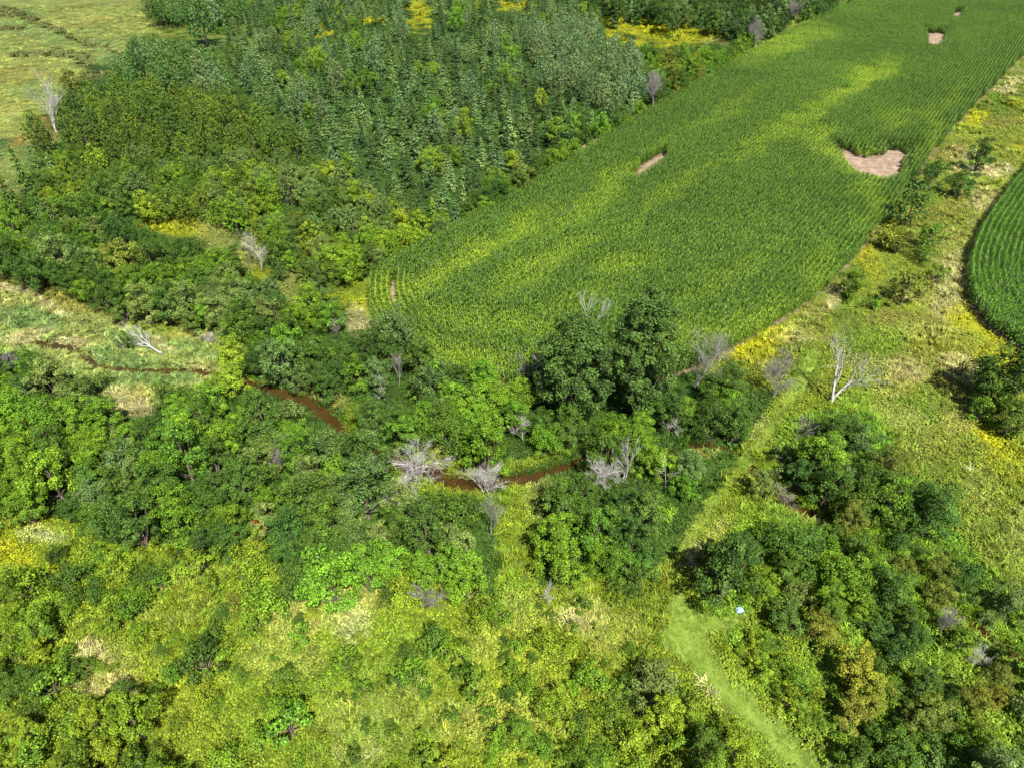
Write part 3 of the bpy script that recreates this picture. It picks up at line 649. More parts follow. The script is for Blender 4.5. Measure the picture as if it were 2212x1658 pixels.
# ------------------------------------------------------------------ tree and plant prototypes
def broad_crown(rng, R, z0, H, nclump, per, leaf, mat, flat=.8, ragged=.3, cl=(.20, .38), name='crown', low=1.65):
    """leaf clumps spread over an uneven envelope, sparse inside"""
    C = []; Nn = []; var = []; cents = []
    hc = (H - z0)
    ph = rng.random(3) * 6.3
    for k in range(nclump):
        u = (k + .5) / nclump
        dz = 1 - low * u; az = k * 2.39996 + rng.normal() * .35
        rr = math.sqrt(max(0, 1 - dz * dz))
        lob = 1 + ragged * (.5 * math.sin(2 * az + ph[0]) + .5 * math.sin(3 * az + ph[1] + 2 * dz)) + ragged * .5 * rng.normal()
        f = (.58 + .36 * rng.random()) * lob
        c = np.array([math.cos(az) * rr * R * f, math.sin(az) * rr * R * f, z0 + hc * (.45 + .42 * dz * min(lob, 1.12))])
        if k % 6 == 5: c[:2] *= .35
        rc = R * (cl[0] + (cl[1] - cl[0]) * rng.random())
        n = int(per * (rc / (R * .34)) ** 2)
        d = unit(rng.normal(size=(n, 3)) + np.array([0, 0, .45]))
        p = c + d * (rc * (.62 + .45 * rng.random(n)))[:, None] * np.array([1, 1, flat])
        out = unit(p - np.array([0, 0, z0 + hc * .35]))
        C.append(p); Nn.append(unit(d * .55 + out * .45 + np.array([0, 0, .55]) + rng.normal(size=(n, 3)) * .6))
        var.append(np.clip(rng.normal(.5, .26, n) + rng.normal() * .14, 0, 1.3)); cents.append(c)
    C = np.concatenate(C); Nn = np.concatenate(Nn); var = np.concatenate(var)
    C[:, 2] = np.maximum(C[:, 2], .15)
    V, F = leaf_cards(C, Nn, leaf, rng)
    return mesh_np(name, V, F, mat, var), cents

def broad_trunk(rng, cents, z0, H, r, name='trunk', nl=9, sides=5):
    T = Tubes(sides)
    top = np.array([rng.normal() * .1, rng.normal() * .1, z0 + (H - z0) * .62])
    pts = np.array([[0, 0, -.25], [rng.normal() * .04, rng.normal() * .04, z0 * .5], [rng.normal() * .08, rng.normal() * .08, z0 + (H - z0) * .25], top])
    T.add(pts, [r * 1.25, r * .95, r * .6, r * .2])
    for c in cents[::max(1, len(cents) // nl)]:
        a = np.array([0, 0, min(z0 * (.75 + .5 * rng.random()) + .1, c[2] * .8)]); m_ = (a + c) / 2 + np.array([0, 0, -.08 * H + rng.normal() * .1])
        T.add([a, m_, c], [r * .5, r * .28, r * .08])
    return T.mesh(name, BARK)

def spruce_crown(rng, H, R, mat, dens=1.0, card=.5, name='crown', sparse=0.0):
    C = []; Nn = []; U = []; S = []
    z = H * .06
    while z < H * .985:
        f = z / H
        r = R * (1 - f) ** .85 * (.86 + .28 * rng.random()) + .06
        nb = max(4, int((6 + 4 * (1 - f)) * dens)); zw = z
        a0 = rng.random() * 6.3
        for b in range(nb):
            if rng.random() < sparse: continue
            z = zw + rng.normal() * .2
            az = a0 + b * 2 * math.pi / nb + rng.normal() * .18
            rb = r * (.6 + .6 * rng.random())
            d = np.array([math.cos(az), math.sin(az), 0]); s = np.array([-d[1], d[0], 0])
            steps = max(2, int(rb / (.30 / dens ** .5)))
            for q in range(steps):
                t = (q + .6) / steps
                droop = -.30 * rb * t + .16 * rb * t * t + .30 * (1 - f) * 0
                p = np.array([0, 0, z]) + d * rb * t + np.array([0, 0, droop + .12 * (f > .8)])
                wid = .42 * rb * (1 - t) + .10
                for sd in ((-1, 1, 0) if t < .85 else (0,)):
                    pp = p + s * sd * wid * (.5 + .5 * rng.random()) + rng.normal(size=3) * .03
                    C.append(pp); U.append(d * .8 + s * sd * .9 + np.array([0, 0, -.15])); S.append(card * (.75 + .3 * (1 - f)))
                    Nn.append(np.array([0, 0, 1.0]) + d * .5 + rng.normal(size=3) * .45)
        z = zw + (.36 + .22 * (1 - f)) * (.8 + .4 * rng.random()) / dens ** .5
    C.append(np.array([0, 0, H])); Nn.append(np.array([1.0, 0, .1])); U.append(np.array([0, 0, 1.0])); S.append(card * 1.3)
    C = np.array(C); Nn = np.array(Nn); U = np.array(U)
    V, F = leaf_cards(C, Nn, np.array(S), rng, .5, .1, U)
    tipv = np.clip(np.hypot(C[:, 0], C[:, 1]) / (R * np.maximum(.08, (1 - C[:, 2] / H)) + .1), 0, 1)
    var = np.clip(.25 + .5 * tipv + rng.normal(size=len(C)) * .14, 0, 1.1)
    return mesh_np(name, V, F, mat, var)

def pine_crown(rng, H, R, mat, puff=9, levels=11, card=.42, name='crown'):
    C = []; Nn = []; U = []; var = []
    for l in range(levels):
        f = (l + .5) / levels; z = H * (.16 + .82 * f)
        r = R * (1 - f ** 1.6) ** .8 * (.75 + .5 * rng.random()) + .1
        nb = int(4 + 4 * (1 - f)); a0 = rng.random() * 6.3
        for b in range(nb):
            az = a0 + b * 6.283 / nb + rng.normal() * .25; rb = r * (.7 + .5 * rng.random())
            for t in (np.array([.45, .75, 1.0]) if rb > .8 else np.array([.8])):
                c = np.array([math.cos(az) * rb * t, math.sin(az) * rb * t, z + rb * .22 * t * t + rng.normal() * .1])
                if t < 1: c[:2] += rng.normal(size=2) * .25 * rb
                d = unit(rng.normal(size=(puff, 3)) * .8 + np.array([math.cos(az) * .5, math.sin(az) * .5, .9]))
                C.append(c + d * .26); U.append(d); Nn.append(np.cross(d, rng.normal(size=(puff, 3))) + np.array([0, 0, .5]))
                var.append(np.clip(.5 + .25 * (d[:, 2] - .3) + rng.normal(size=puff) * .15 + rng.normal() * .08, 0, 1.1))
    C = np.concatenate(C); U = np.concatenate(U); Nn = np.concatenate(Nn); var = np.concatenate(var)
    V, F = leaf_cards(C, Nn, card, rng, .42, .02, U)
    return mesh_np(name, V, F, mat, var)

def conifer_trunk(rng, H, r, R, name='trunk'):
    T = Tubes(5)
    T.add([[0, 0, -.25], [.03, 0, H * .4], [0, .03, H * .97]], [r * 1.2, r * .7, r * .12])
    for k in range(9):
        z = H * (.1 + .08 * k); az = k * 2.4; e = R * (1 - z / H) * .7
        T.add([[0, 0, z], [math.cos(az) * e, math.sin(az) * e, z - .1 * e]], [r * .25, r * .06])
    return T.mesh(name, BARK)

def dead_tree(rng, H, spread, stems=1, twig=1.0, mat=None, name='dead', levels=4, wob=.12, thick=1.0, stubs=False, lean=(0, 0)):
    """bare forking tree: returns (trunk mesh, branches mesh)"""
    T = Tubes(6); B = Tubes(4)
    def grow(p, d, ln, r, lv, out):
        n = 4; pts = [p]; dd = d.copy()
        for k in range(n):
            dd = unit(dd + rng.normal(size=3) * wob + np.array([0, 0, .05 if lv < 2 else .03]))
            pts.append(pts[-1] + dd * ln / n)
        rad = np.linspace(r, r * .5 if lv < levels else r * .3, n + 1)
        out.add(pts, rad)
        if lv >= levels: return
        nk = int(rng.integers(3, 5) * twig) + (1 if lv > 1 else 0)
        for k in range(nk):
            t = .3 + .7 * (k + rng.random()) / nk
            i = min(int(t * n), n - 1); f = t * n - i
            q = pts[i] * (1 - f) + pts[i + 1] * f if t < 1 else pts[-1]
            a = rng.random() * 6.283
            side = unit(np.cross(dd, rng.normal(size=3)))
            nd = unit(dd * (1.0 if k < nk - 1 else 1.6) + side * spread * (.7 + .6 * rng.random()) + np.array([0, 0, .12]))
            grow(q, nd, ln * (.52 + .28 * rng.random()), max(r * (.36 + .14 * rng.random()), .008), lv + 1, B)
    for s in range(stems):
        d = unit(np.array([rng.normal() * .12 * (stems > 1) + lean[0], rng.normal() * .12 * (stems > 1) + lean[1], 1.0]))
        grow(np.array([rng.normal() * .12 * (stems > 1), rng.normal() * .12 * (stems > 1), -.2]), d, H * .55 * (1 if s == 0 else .85), H * .016 * thick, 0, T)
    tm = T.mesh(name + '_trunk', mat); bm = B.mesh(name + '_branches', mat)
    zs = max(v[:, 2].max() for v in B.V)
    return tm, bm, zs

rng = np.random.default_rng(3)
TREES = []   # broadleaf kinds: (crown, trunk, H, R)
def add_broad(H, R, z0, ncl, per, leaf, mat=LEAF_O, **kw):
    c, cents = broad_crown(rng, R, z0, H, ncl, per, leaf, mat, **kw)
    t = broad_trunk(rng, cents, z0, H, .022 * H + .02)
    return (c, t, H, R)
for H, R, z0, ncl, per, rg in [(6.5, 2.5, .5, 46, 270, .34), (7.5, 2.6, .6, 52, 260, .38), (5.5, 2.3, .3, 42, 270, .40), (6.0, 2.9, .4, 58, 250, .40), (8.0, 2.4, .7, 52, 260, .34), (5.0, 2.6, .3, 46, 260, .45), (7.0, 2.2, .5, 42, 270, .45), (6.2, 2.7, .4, 58, 250, .48)]:
    TREES.append(add_broad(H, R, z0, ncl, per, .19, ragged=rg, cl=(.14, .30)))
SHRUBS = []
for H, R, ncl, per, rg in [(2.4, 1.25, 22, 60, .35), (2.0, 1.4, 24, 54, .45), (2.9, 1.2, 22, 60, .35), (1.7, 1.2, 18, 58, .4), (2.2, 1.5, 26, 52, .5), (2.6, 1.0, 18, 60, .45)]:
    SHRUBS.append(add_broad(H, R, .25, ncl, per * 1.4, .15, ragged=rg, flat=.9))
MAPLES = [add_broad(13.5, 4.7, .8, 200, 800, .22, ragged=.08, cl=(.11, .18), low=1.9), add_broad(17.0, 4.1, 1.0, 220, 800, .22, ragged=.08, cl=(.11, .18), low=1.9)]
SPRUCES = []
for H, R, sp in [(7.2, 2.1, .1), (6.4, 2.0, .15), (8.0, 2.0, .18), (5.6, 1.9, .1), (6.8, 2.3, .2)]:
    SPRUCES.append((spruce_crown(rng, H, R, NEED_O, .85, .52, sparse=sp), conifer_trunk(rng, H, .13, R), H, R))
PINES = []
for H, R in [(8.5, 2.3), (7.5, 2.5), (9.5, 2.2), (6.5, 2.2)]:
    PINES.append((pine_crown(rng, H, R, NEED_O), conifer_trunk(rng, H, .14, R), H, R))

# cheaper versions for the far mass
def merged_copy(crown, leafmat):
    me = crown.copy(); me.materials.clear(); me.materials.append(leafmat); return me
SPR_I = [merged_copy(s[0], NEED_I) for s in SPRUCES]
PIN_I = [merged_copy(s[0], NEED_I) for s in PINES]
TRE_I = [merged_copy(s[0], LEAF_I) for s in TREES]
SHR_I = [merged_copy(s[0], LEAF_I) for s in SHRUBS]

# ------------------------------------------------------------------ planting
PAL = dict(spruce=[(.042, .080, .022), (.064, .112, .032), (.030, .058, .015), (.082, .134, .042), (.050, .092, .024)],
           bluepine=[(.108, .160, .066), (.088, .140, .052), (.074, .125, .040)],
           darkpine=[(.042, .088, .020), (.060, .115, .022), (.05, .09, .016)],
           olivepine=[(.064, .104, .011), (.052, .090, .012), (.078, .122, .012)],
           wood=[(.056, .112, .008), (.070, .136, .008), (.044, .088, .009), (.086, .156, .009)],
           bright=[(.072, .155, .009), (.086, .166, .010), (.064, .140, .010)],
           dark=[(.030, .066, .009), (.038, .078, .010), (.046, .088, .012)],
           yellow=[(.108, .178, .010), (.124, .186, .012), (.092, .165, .010)],
           grey=[(.066, .112, .024), (.080, .124, .030), (.058, .100, .020)],
           olive=[(.095, .115, .014), (.082, .102, .012)],
           gold=[(.125, .140, .012), (.115, .135, .012)],
           scrub=[(.105, .165, .009), (.082, .140, .009), (.120, .178, .010), (.066, .115, .009)],
           rust=[(.17, .055, .02)])

PLANTED = []          # dicts
GRID = {}
def gkey(x, y): return (int(math.floor(x / 4)), int(math.floor(y / 4)))
def clear_of(x, y, r):
    kx, ky = gkey(x, y)
    for i in range(kx - 2, kx + 3):
        for j in range(ky - 2, ky + 3):
            for (a, b_, q) in GRID.get((i, j), ()):
                if (a - x) ** 2 + (b_ - y) ** 2 < (r + q) ** 2: return False
    return True
def plant(kind, x, y, size, tint, zone, proto=None, rot=None, desc=None, zs=1.0):
    d = dict(kind=kind, x=float(x), y=float(y), s=float(size), tint=tuple(tint), zone=zone, proto=proto, rot=rot, desc=desc, zs=zs)
    PLANTED.append(d)
    return d
def occupy(x, y, r): GRID.setdefault(gkey(x, y), []).append((x, y, r))
KINDS = dict(tree=TREES, shrub=SHRUBS, spruce=SPRUCES, pine=PINES)
rs = random.Random(8)
def pal_tint(nm, x, y, jitter=.18):
    p = PAL[nm]
    f = float(fbm(np.array([x * .09]), np.array([y * .09]), 91)[0]) * .7 + rs.random() * .45 - .07
    c = p[min(len(p) - 1, max(0, int(f * len(p))))]
    g = (1 + (rs.random() - .5) * 2 * jitter) * (.8 + .4 * rs.random() if nm == 'spruce' else 1)
    h = 1 + (rs.random() - .5) * .25
    return (c[0] * g * h, c[1] * g, c[2] * g / h)
CORN_B = [CORN, CORN2]
def bad_ground(x, y, r):
    xa, ya = np.array([x]), np.array([y])
    if inpoly(xa, ya, CORN)[0] or inpoly(xa, ya, CORN2)[0]: return True
    if inpoly(xa, ya, PATH)[0]: return True
    if 25 < y < 95 and creek_dist(xa, ya)[0] < .5: return True
    return False

def hand(kind, px, py, rpx, pal, zone, desc=None, proto=None, tall=None, tint=None):
    """a single plant whose crown centre the photo shows at px, py with crown radius rpx"""
    protos = KINDS[kind]
    k = proto if proto is not None else rs.randrange(len(protos))
    H, R = protos[k][2], protos[k][3]
    x, y = G(px, py, 2.0); s = 1.0
    for _ in range(4):
        d = float(depth(x, y, s * H * .5)); s = rpx * d / FPX / R
        x, y = G(px, py, s * H * .55)
    x, y = float(x), float(y)
    s = max(s, .25)
    t = tint or pal_tint(pal, x, y)
    occupy(x, y, s * R * .7)
    return plant(kind, x, y, s, t, zone, k, rs.random() * 6.283, desc, tall or 1.0)

HANDS = [
    # right meadow hedge
    ('tree', 2015, 372, 34, 'dark', 'right_meadow', 'round dark green tree beside the wide bare patch of the corn'),
    ('tree', 2081, 392, 28, 'dark', 'right_meadow', 'slim dark green tree leaning in the meadow between the two corn fields'),
    ('pine', 1974, 436, 36, 'darkpine', 'right_meadow', 'dark pine with pale tips casting its shadow on the corn edge'),
    ('tree', 2123, 328, 26, 'dark', 'right_meadow', 'small dark tree highest up the meadow strip, near brown grass'),
    ('shrub', 1915, 512, 34, 'olive', 'right_meadow', 'wide olive brown bush just below the pine by the corn edge'),
    ('shrub', 1945, 522, 26, 'olive', 'right_meadow', 'olive bush tucked against the right side of a wider olive bush'),
    ('shrub', 2012, 506, 28, 'wood', 'right_meadow', 'green bush in the meadow halfway between the two corn fields'),
    ('shrub', 2000, 545, 28, 'scrub', 'right_meadow', 'low light green bush below the halfway meadow bush'),
    ('tree', 1845, 604, 30, 'wood', 'right_meadow', 'upright green tree at the corn corner with yellow flowers behind'),
    ('shrub', 1963, 614, 36, 'olive', 'right_meadow', 'rounded brownish bush alone in the dry meadow'),
    ('shrub', 1890, 653, 20, 'wood', 'right_meadow', 'small green bush casting a shadow below the rounded brownish bush'),
    ('shrub', 2030, 585, 18, 'wood', 'right_meadow', 'little dark bush at the edge of pale dry grass near curved corn'),
    ('tree', 2200, 800, 62, 'dark', 'right_edge', 'large dark tree cut by the picture edge below the curved corn'),
    ('tree', 2130, 800, 44, 'dark', 'right_edge', 'dark tree in the shade next to the large edge tree'),
    ('tree', 2165, 860, 36, 'wood', 'right_edge', 'green tree just below the large dark edge tree'),
    ('tree', 2190, 900, 40, 'wood', 'right_edge', 'bushy green tree at the picture edge above goldenrod'),
    ('shrub', 2120, 880, 28, 'wood', 'right_edge', 'low green bush on the meadow side of the edge trees'),
    # trees at the edge of the plantation and pasture
    ('tree', 155, 185, 26, 'olive', 'pasture_edge', 'small olive tree standing in the pasture beside the tall dead tree'),
    ('pine', 435, 45, 32, 'darkpine', 'pasture_edge', 'round green pine alone where pasture meets the plantation'),
    ('spruce', 40, 365, 30, 'dark', 'pasture_edge', 'tall dark spruce with bare pointed top at the pasture corner'),
    ('spruce', 15, 420, 34, 'dark', 'pasture_edge', 'dark spruce at the picture edge below the pointed spruce'),
    ('spruce', 75, 430, 30, 'dark', 'pasture_edge', 'dark spruce on the wood side of the corner spruces'),
    ('spruce', 45, 455, 30, 'dark', 'pasture_edge', 'lowest of the dark spruces at the pasture corner'),
    ('spruce', 110, 360, 22, 'grey', 'pasture_edge', 'greyish spruce among green leaves next to the corner spruces'),
    ('tree', 260, 560, 42, 'olive', 'left_wood', 'round brownish tree standing out at the lower edge of the wood'),
    ('tree', 590, 660, 36, 'dark', 'left_wood', 'round dark tree alone above the yellow-leaved willow'),
    ('tree', 495, 760, 40, 'yellow', 'creek_mid', 'yellow-green willow leaning over the creek'),
    ('tree', 500, 815, 36, 'yellow', 'creek_mid', 'yellow-green tree below the leaning willow at the creek'),
    ('tree', 470, 830, 28, 'bright', 'creek_mid', 'bright green tree beside the willow on the near bank'),
    ('shrub', 200, 830, 34, 'dark', 'creek_mid', 'dark rounded bush alone at the near side of the creek meadow'),
    ('shrub', 270, 735, 18, 'wood', 'creek_mid', 'small green bush beside the fallen white tree'),
    ('shrub', 625, 885, 30, 'grey', 'creek_mid', 'grey-green bush on the near bank inside the creek bend'),
    ('tree', 560, 885, 40, 'dark', 'creek_mid', 'round dark tree on the near bank opposite the muddy creek'),
    # by the path
    ('tree', 1568, 1245, 62, 'dark', 'path_island', 'large dark round tree shading the mown path above the fork'),
    ('tree', 1618, 1182, 40, 'dark', 'path_island', 'dark tree directly behind the large tree at the path fork'),
    ('tree', 1640, 1255, 44, 'wood', 'path_island', 'green tree next to the large dark tree at the path fork'),
    ('tree', 1414, 1470, 52, 'grey', 'path_front', 'grey-green tree standing below the path fork'),
    ('tree', 1440, 1540, 40, 'scrub', 'path_front', 'leafy tree in front of the grey-green tree below the fork'),
    ('tree', 1198, 1526, 46, 'scrub', 'scrub_right', 'bright bushy tree with a black shadow in the front scrub'),
    ('tree', 1122, 1575, 32, 'scrub', 'scrub_right', 'bushy sapling in front of the bright bushy tree'),
    ('tree', 1590, 1600, 46, 'scrub', 'path_front', 'leafy tree close to the mown path at the bottom'),
    ('tree', 1520, 1610, 42, 'wood', 'path_front', 'darker tree beside the leafy tree near the path bottom'),
    ('shrub', 558, 1130, 13, 'rust', 'scrub_left', 'tiny rust red dead-leaved shrub among bright green trees'),
    ('shrub', 553, 1165, 22, 'yellow', 'scrub_left', 'yellow shrub just below the tiny rust red shrub'),
    ('shrub', 508, 1293, 26, 'olive', 'scrub_left', 'reddish brown shrub in the yellow scrub'),
    ('tree', 1850, 1440, 50, 'gold', 'right_wood', 'golden leaved tree in the middle of the right-hand wood'),
    ('tree', 1880, 1500, 44, 'gold', 'right_wood', 'golden leaved tree just below the other golden tree'),
    ('tree', 1770, 1355, 40, 'olive', 'right_wood', 'olive yellow tree above the golden trees'),
    ('tree', 1960, 1215, 34, 'olive', 'right_wood', 'olive yellow crown on the meadow side of the right-hand wood'),
    ('tree', 2030, 1280, 34, 'olive', 'right_wood', 'olive tree near the purple-grey dead tree'),
    ('tree', 2165, 1455, 30, 'olive', 'right_wood', 'brownish olive tree at the picture edge by a small dead tree'),
    ('tree', 2130, 1600, 44, 'yellow', 'right_wood', 'yellow-green tree in the bottom corner of the right-hand wood'),
    ('tree', 2160, 1500, 26, 'gold', 'right_wood', 'small golden tree below the brownish olive edge tree'),
]
for h in HANDS:
    hand(h[0], h[1], h[2], h[3], h[4], h[5], h[6], tall=1.2 if 'large dark round' in h[6] else None)
# shrubs of the front scrub
for px, py, rp in [(119, 1198, 22), (54, 1263, 40), (144, 1248, 38), (202, 1277, 30), (281, 1306, 28), (367, 1313, 24), (432, 1205, 30), (576, 1292, 42), (598, 1250, 34), (450, 1385, 36), (436, 1421, 38), (480, 1405, 26), (619, 1457, 26),
                   (648, 1367, 20), (623, 1554, 40), (600, 1530, 26), (709, 1468, 22), (749, 1428, 32), (490, 1637, 34), (324, 1486, 22), (443, 1500, 24), (468, 1522, 20), (870, 1284, 36), (840, 1290, 24), (881, 1407, 24), (892, 1453, 32),
                   (780, 1486, 20), (939, 1378, 36), (960, 1395, 24), (996, 1407, 28), (1032, 1335, 34), (1072, 1320, 28), (1021, 1472, 30), (1000, 1450, 20), (1176, 1385, 32), (1212, 1400, 30), (1277, 1457, 30), (1262, 1435, 20), (1140, 1479, 26),
                   (1324, 1547, 34), (1302, 1630, 30), (1219, 1630, 28), (920, 1497, 14), (920, 1637, 24), (852, 1580, 13), (762, 1637, 18), (965, 1640, 22), (1390, 1420, 24), (1090, 1420, 14), (1150, 1420, 12), (700, 1600, 12), (1060, 1640, 16),
                   (385, 1560, 20), (345, 1400, 18), (400, 1440, 16), (520, 1460, 14), (300, 1360, 24), (240, 1340, 22), (1260, 1300, 16), (1330, 1290, 22), (1190, 1330, 12), (1080, 1600, 28), (1170, 1610, 26), (1250, 1560, 30), (1360, 1600, 34), (1380, 1650, 30), (1100, 1500, 18), (1240, 1480, 20), (1330, 1490, 22), (560, 1590, 22), (660, 1530, 20), (40, 1400, 34), (110, 1470, 36), (150, 1560, 40), (60, 1540, 34), (230, 1600, 34), (300, 1640, 30), (60, 1630, 36)]:
    hand('shrub', px, py, rp * 1.12, rs.choice(['wood', 'wood', 'scrub', 'scrub', 'bright']), 'scrub_left' if px < 850 else 'scrub_right')

ZONES = [
    # name, polygon of crown centres, [(kind, share)], spacing, size range, palettes
    ('path_island', [(1690, 890), (1790, 880), (1860, 890), (1890, 960), (1990, 1010), (2040, 1130), (2000, 1160), (1900, 1120), (1790, 1130), (1700, 1090), (1640, 1100), (1560, 1130), (1500, 1210), (1510, 1300), (1580, 1310), (1640, 1240), (1580, 1120), (1650, 1010)], [('tree', .75), ('shrub', .25)], 1.9, (.55, .95), ['dark', 'wood', 'wood', 'grey', 'olive']),
    ('right_wood', [(1660, 1120), (1790, 1150), (1900, 1130), (2010, 1160), (2090, 1230), (2212, 1300), (2260, 1400), (2260, 1720), (1880, 1720), (1850, 1600), (1760, 1500), (1760, 1420), (1700, 1350), (1650, 1260), (1600, 1180)], [('tree', .75), ('shrub', .25)], 3.0, (.45, .9), ['wood', 'dark', 'wood', 'grey', 'wood', 'olive']),
    ('path_verge', [(1580, 1380), (1640, 1330), (1700, 1400), (1760, 1500), (1830, 1580), (1860, 1658), (1800, 1658), (1680, 1530), (1590, 1440)], [('shrub', 1)], 1.5, (.35, .8), ['scrub', 'scrub', 'yellow']),
    ('path_front', [(1300, 1560), (1380, 1440), (1430, 1410), (1470, 1470), (1550, 1560), (1620, 1640), (1640, 1720), (1220, 1720)], [('tree', .4), ('shrub', .6)], 1.5, (.4, .75), ['scrub', 'wood', 'scrub']),
    ('creek_right', [(1440, 860), (1480, 820), (1560, 800), (1650, 850), (1670, 880), (1610, 960), (1530, 1080), (1470, 1170), (1420, 1230), (1380, 1300), (1230, 1290), (1160, 1290), (1150, 1200), (1180, 1110), (1225, 1030), (1300, 1000), (1330, 930), (1400, 890)], [('tree', .85), ('shrub', .15)], 1.9, (.55, .95), ['wood', 'wood', 'dark', 'bright', 'grey']),
    ('creek_far', [(500, 690), (640, 640), (720, 660), (740, 720), (800, 740), (870, 700), (930, 750), (1000, 800), (1100, 800), (1160, 800), (1220, 880), (1330, 905), (1300, 960), (1180, 985), (1060, 995), (1000, 985), (960, 945), (890, 930), (850, 940), (770, 880), (720, 850), (680, 820), (560, 805), (520, 740)], [('tree', .9), ('shrub', .1)], 1.9, (.6, 1.05), ['wood', 'wood', 'bright', 'dark', 'grey']),
    ('front_wood', [(-60, 740), (60, 770), (180, 850), (270, 890), (340, 850), (440, 840), (520, 870), (620, 900), (700, 950), (830, 950), (830, 1060), (930, 1090), (1000, 1080), (1080, 1150), (1080, 1290), (980, 1260), (900, 1230), (850, 1225), (750, 1245), (640, 1250), (590, 1180), (520, 1150), (430, 1190), (340, 1110), (240, 1170), (150, 1100), (60, 1030), (-60, 1010)], [('tree', .9), ('shrub', .1)], 1.85, (.55, 1.0), ['wood', 'wood', 'bright', 'dark', 'grey', 'wood']),
    ('left_corner', [(-40, 1320), (60, 1330), (140, 1380), (180, 1440), (170, 1500), (280, 1540), (340, 1600), (420, 1680), (400, 1720), (-40, 1720)], [('tree', .5), ('shrub', .5)], 1.5, (.4, .8), ['scrub', 'wood', 'scrub', 'yellow']),
    ('scrub_mid', [(230, 1180), (420, 1200), (520, 1160), (600, 1200), (700, 1260), (840, 1240), (600, 1340), (500, 1360), (400, 1330), (240, 1330), (0, 1300), (-20, 1240), (150, 1220)], [('shrub', 1)], 3.2, (.35, .9), ['scrub', 'wood', 'yellow', 'wood']),
    ('front_scrub', [(-20, 1200), (420, 1210), (600, 1330), (860, 1240), (1060, 1310), (1160, 1300), (1440, 1300), (1430, 1400), (1330, 1540), (1220, 1720), (-20, 1720)], [('shrub', 1)], 4.6, (.22, .7), ['wood', 'scrub', 'wood']),
    ('left_edge', [(-60, 960), (30, 980), (60, 1060), (90, 1120), (20, 1090), (-60, 1120)], [('tree', 1)], 2.0, (.6, .9), ['wood', 'bright']),
    ('left_wood', [(-60, 470), (100, 480), (230, 470), (330, 470), (440, 500), (510, 500), (530, 570), (640, 600), (700, 640), (640, 690), (560, 720), (480, 700), (330, 680), (200, 640), (100, 590), (-60, 570)], [('tree', .92), ('shrub', .08)], 1.8, (.55, .95), ['wood', 'dark', 'wood', 'grey', 'dark']),
    ('mixed_wood', [(60, 350), (200, 330), (480, 350), (650, 330), (760, 390), (880, 440), (980, 470), (900, 530), (800, 575), (710, 600), (650, 590), (560, 520), (500, 470), (430, 450), (330, 455), (200, 450), (90, 470)], [('tree', .68), ('pine', .22), ('spruce', .10)], 1.8, (.5, .85), ['wood', 'olivepine', 'yellow', 'grey', 'olivepine', 'wood']),
    ('corn_edge', [(990, 470), (1000, 440), (1130, 370), (1200, 330), (1300, 270), (1400, 215), (1520, 150), (1620, 90), (1640, 110), (1500, 195), (1380, 260), (1270, 300), (1120, 400), (1020, 460), (900, 530), (800, 580), (730, 620), (720, 600), (860, 540)], [('tree', .7), ('shrub', .3)], 2.2, (.55, .9), ['wood', 'dark', 'bright', 'olive']),
    ('olive_pines', [(75, 290), (130, 200), (180, 200), (250, 180), (420, 200), (560, 230), (640, 290), (650, 330), (480, 350), (300, 340), (150, 350)], [('pine', .8), ('spruce', .1), ('tree', .1)], 2.3, (.8, 1.1), ['olivepine']),
    ('pasture_pines', [(250, 190), (265, 140), (300, 100), (340, 100), (370, 125), (430, 110), (460, 140), (490, 150), (480, 200), (420, 210)], [('pine', 1)], 2.4, (.9, 1.25), ['darkpine', 'bluepine']),
    ('top_pines', [(325, 20), (330, -40), (520, -40), (520, 30), (480, 35), (400, 40)], [('pine', 1)], 2.4, (.9, 1.3), ['darkpine', 'bluepine']),
    ('pale_pines', [(1130, 60), (1280, 50), (1390, 120), (1400, 200), (1290, 210), (1180, 160)], [('pine', .85), ('spruce', .15)], 2.4, (.8, 1.1), ['bluepine']),
    ('plantation', [(490, 140), (500, 30), (600, -40), (1290, -40), (1300, 40), (1130, 50), (1130, 130), (1200, 190), (1300, 220), (1400, 210), (1300, 265), (1200, 325), (1100, 385), (1000, 440), (960, 465), (880, 435), (780, 390), (680, 320), (640, 280), (560, 220)], [('spruce', .91), ('tree', .03), ('pine', .06)], 1.7, (.65, 1.1), ['spruce']),
    ('pale_clump', [(460, 380), (600, 385), (640, 420), (560, 450), (470, 430)], [('tree', 1)], 2.0, (.7, 1.0), ['grey']),
    ('far_wood', [(1260, 10), (1300, -40), (1850, -60), (1800, 5), (1720, 45), (1640, 75), (1560, 50), (1480, 45), (1400, 30), (1300, 20)], [('tree', .7), ('spruce', .3)], 2.8, (.9, 1.5), ['dark', 'spruce', 'dark']),
    ('far_scrub', [(1380, 110), (1440, 110), (1560, 110), (1640, 70), (1640, 95), (1500, 180), (1420, 220), (1400, 150)], [('tree', .8), ('shrub', .2)], 2.6, (.6, 1.0), ['wood', 'dark', 'bright', 'olive']),
]
CLEAR = [(905, 28, 24, 46), (805, 42, 38, 11), (1110, 6, 42, 12), (700, 62, 16, 12), (380, 490, 52, 20), (460, 515, 28, 24), (545, 545, 18, 28), (625, 620, 22, 24), (775, 650, 45, 38), (1360, 60, 58, 28), (1480, 75, 65, 22), (905, 985, 30, 16), (1010, 1012, 50, 10), (1150, 1000, 80, 10),
         (650, 858, 40, 14), (745, 905, 20, 26), (1110, 1150, 26, 110), (1740, 1100, 36, 12), (300, 870, 40, 22), (1530, 960, 14, 9)]
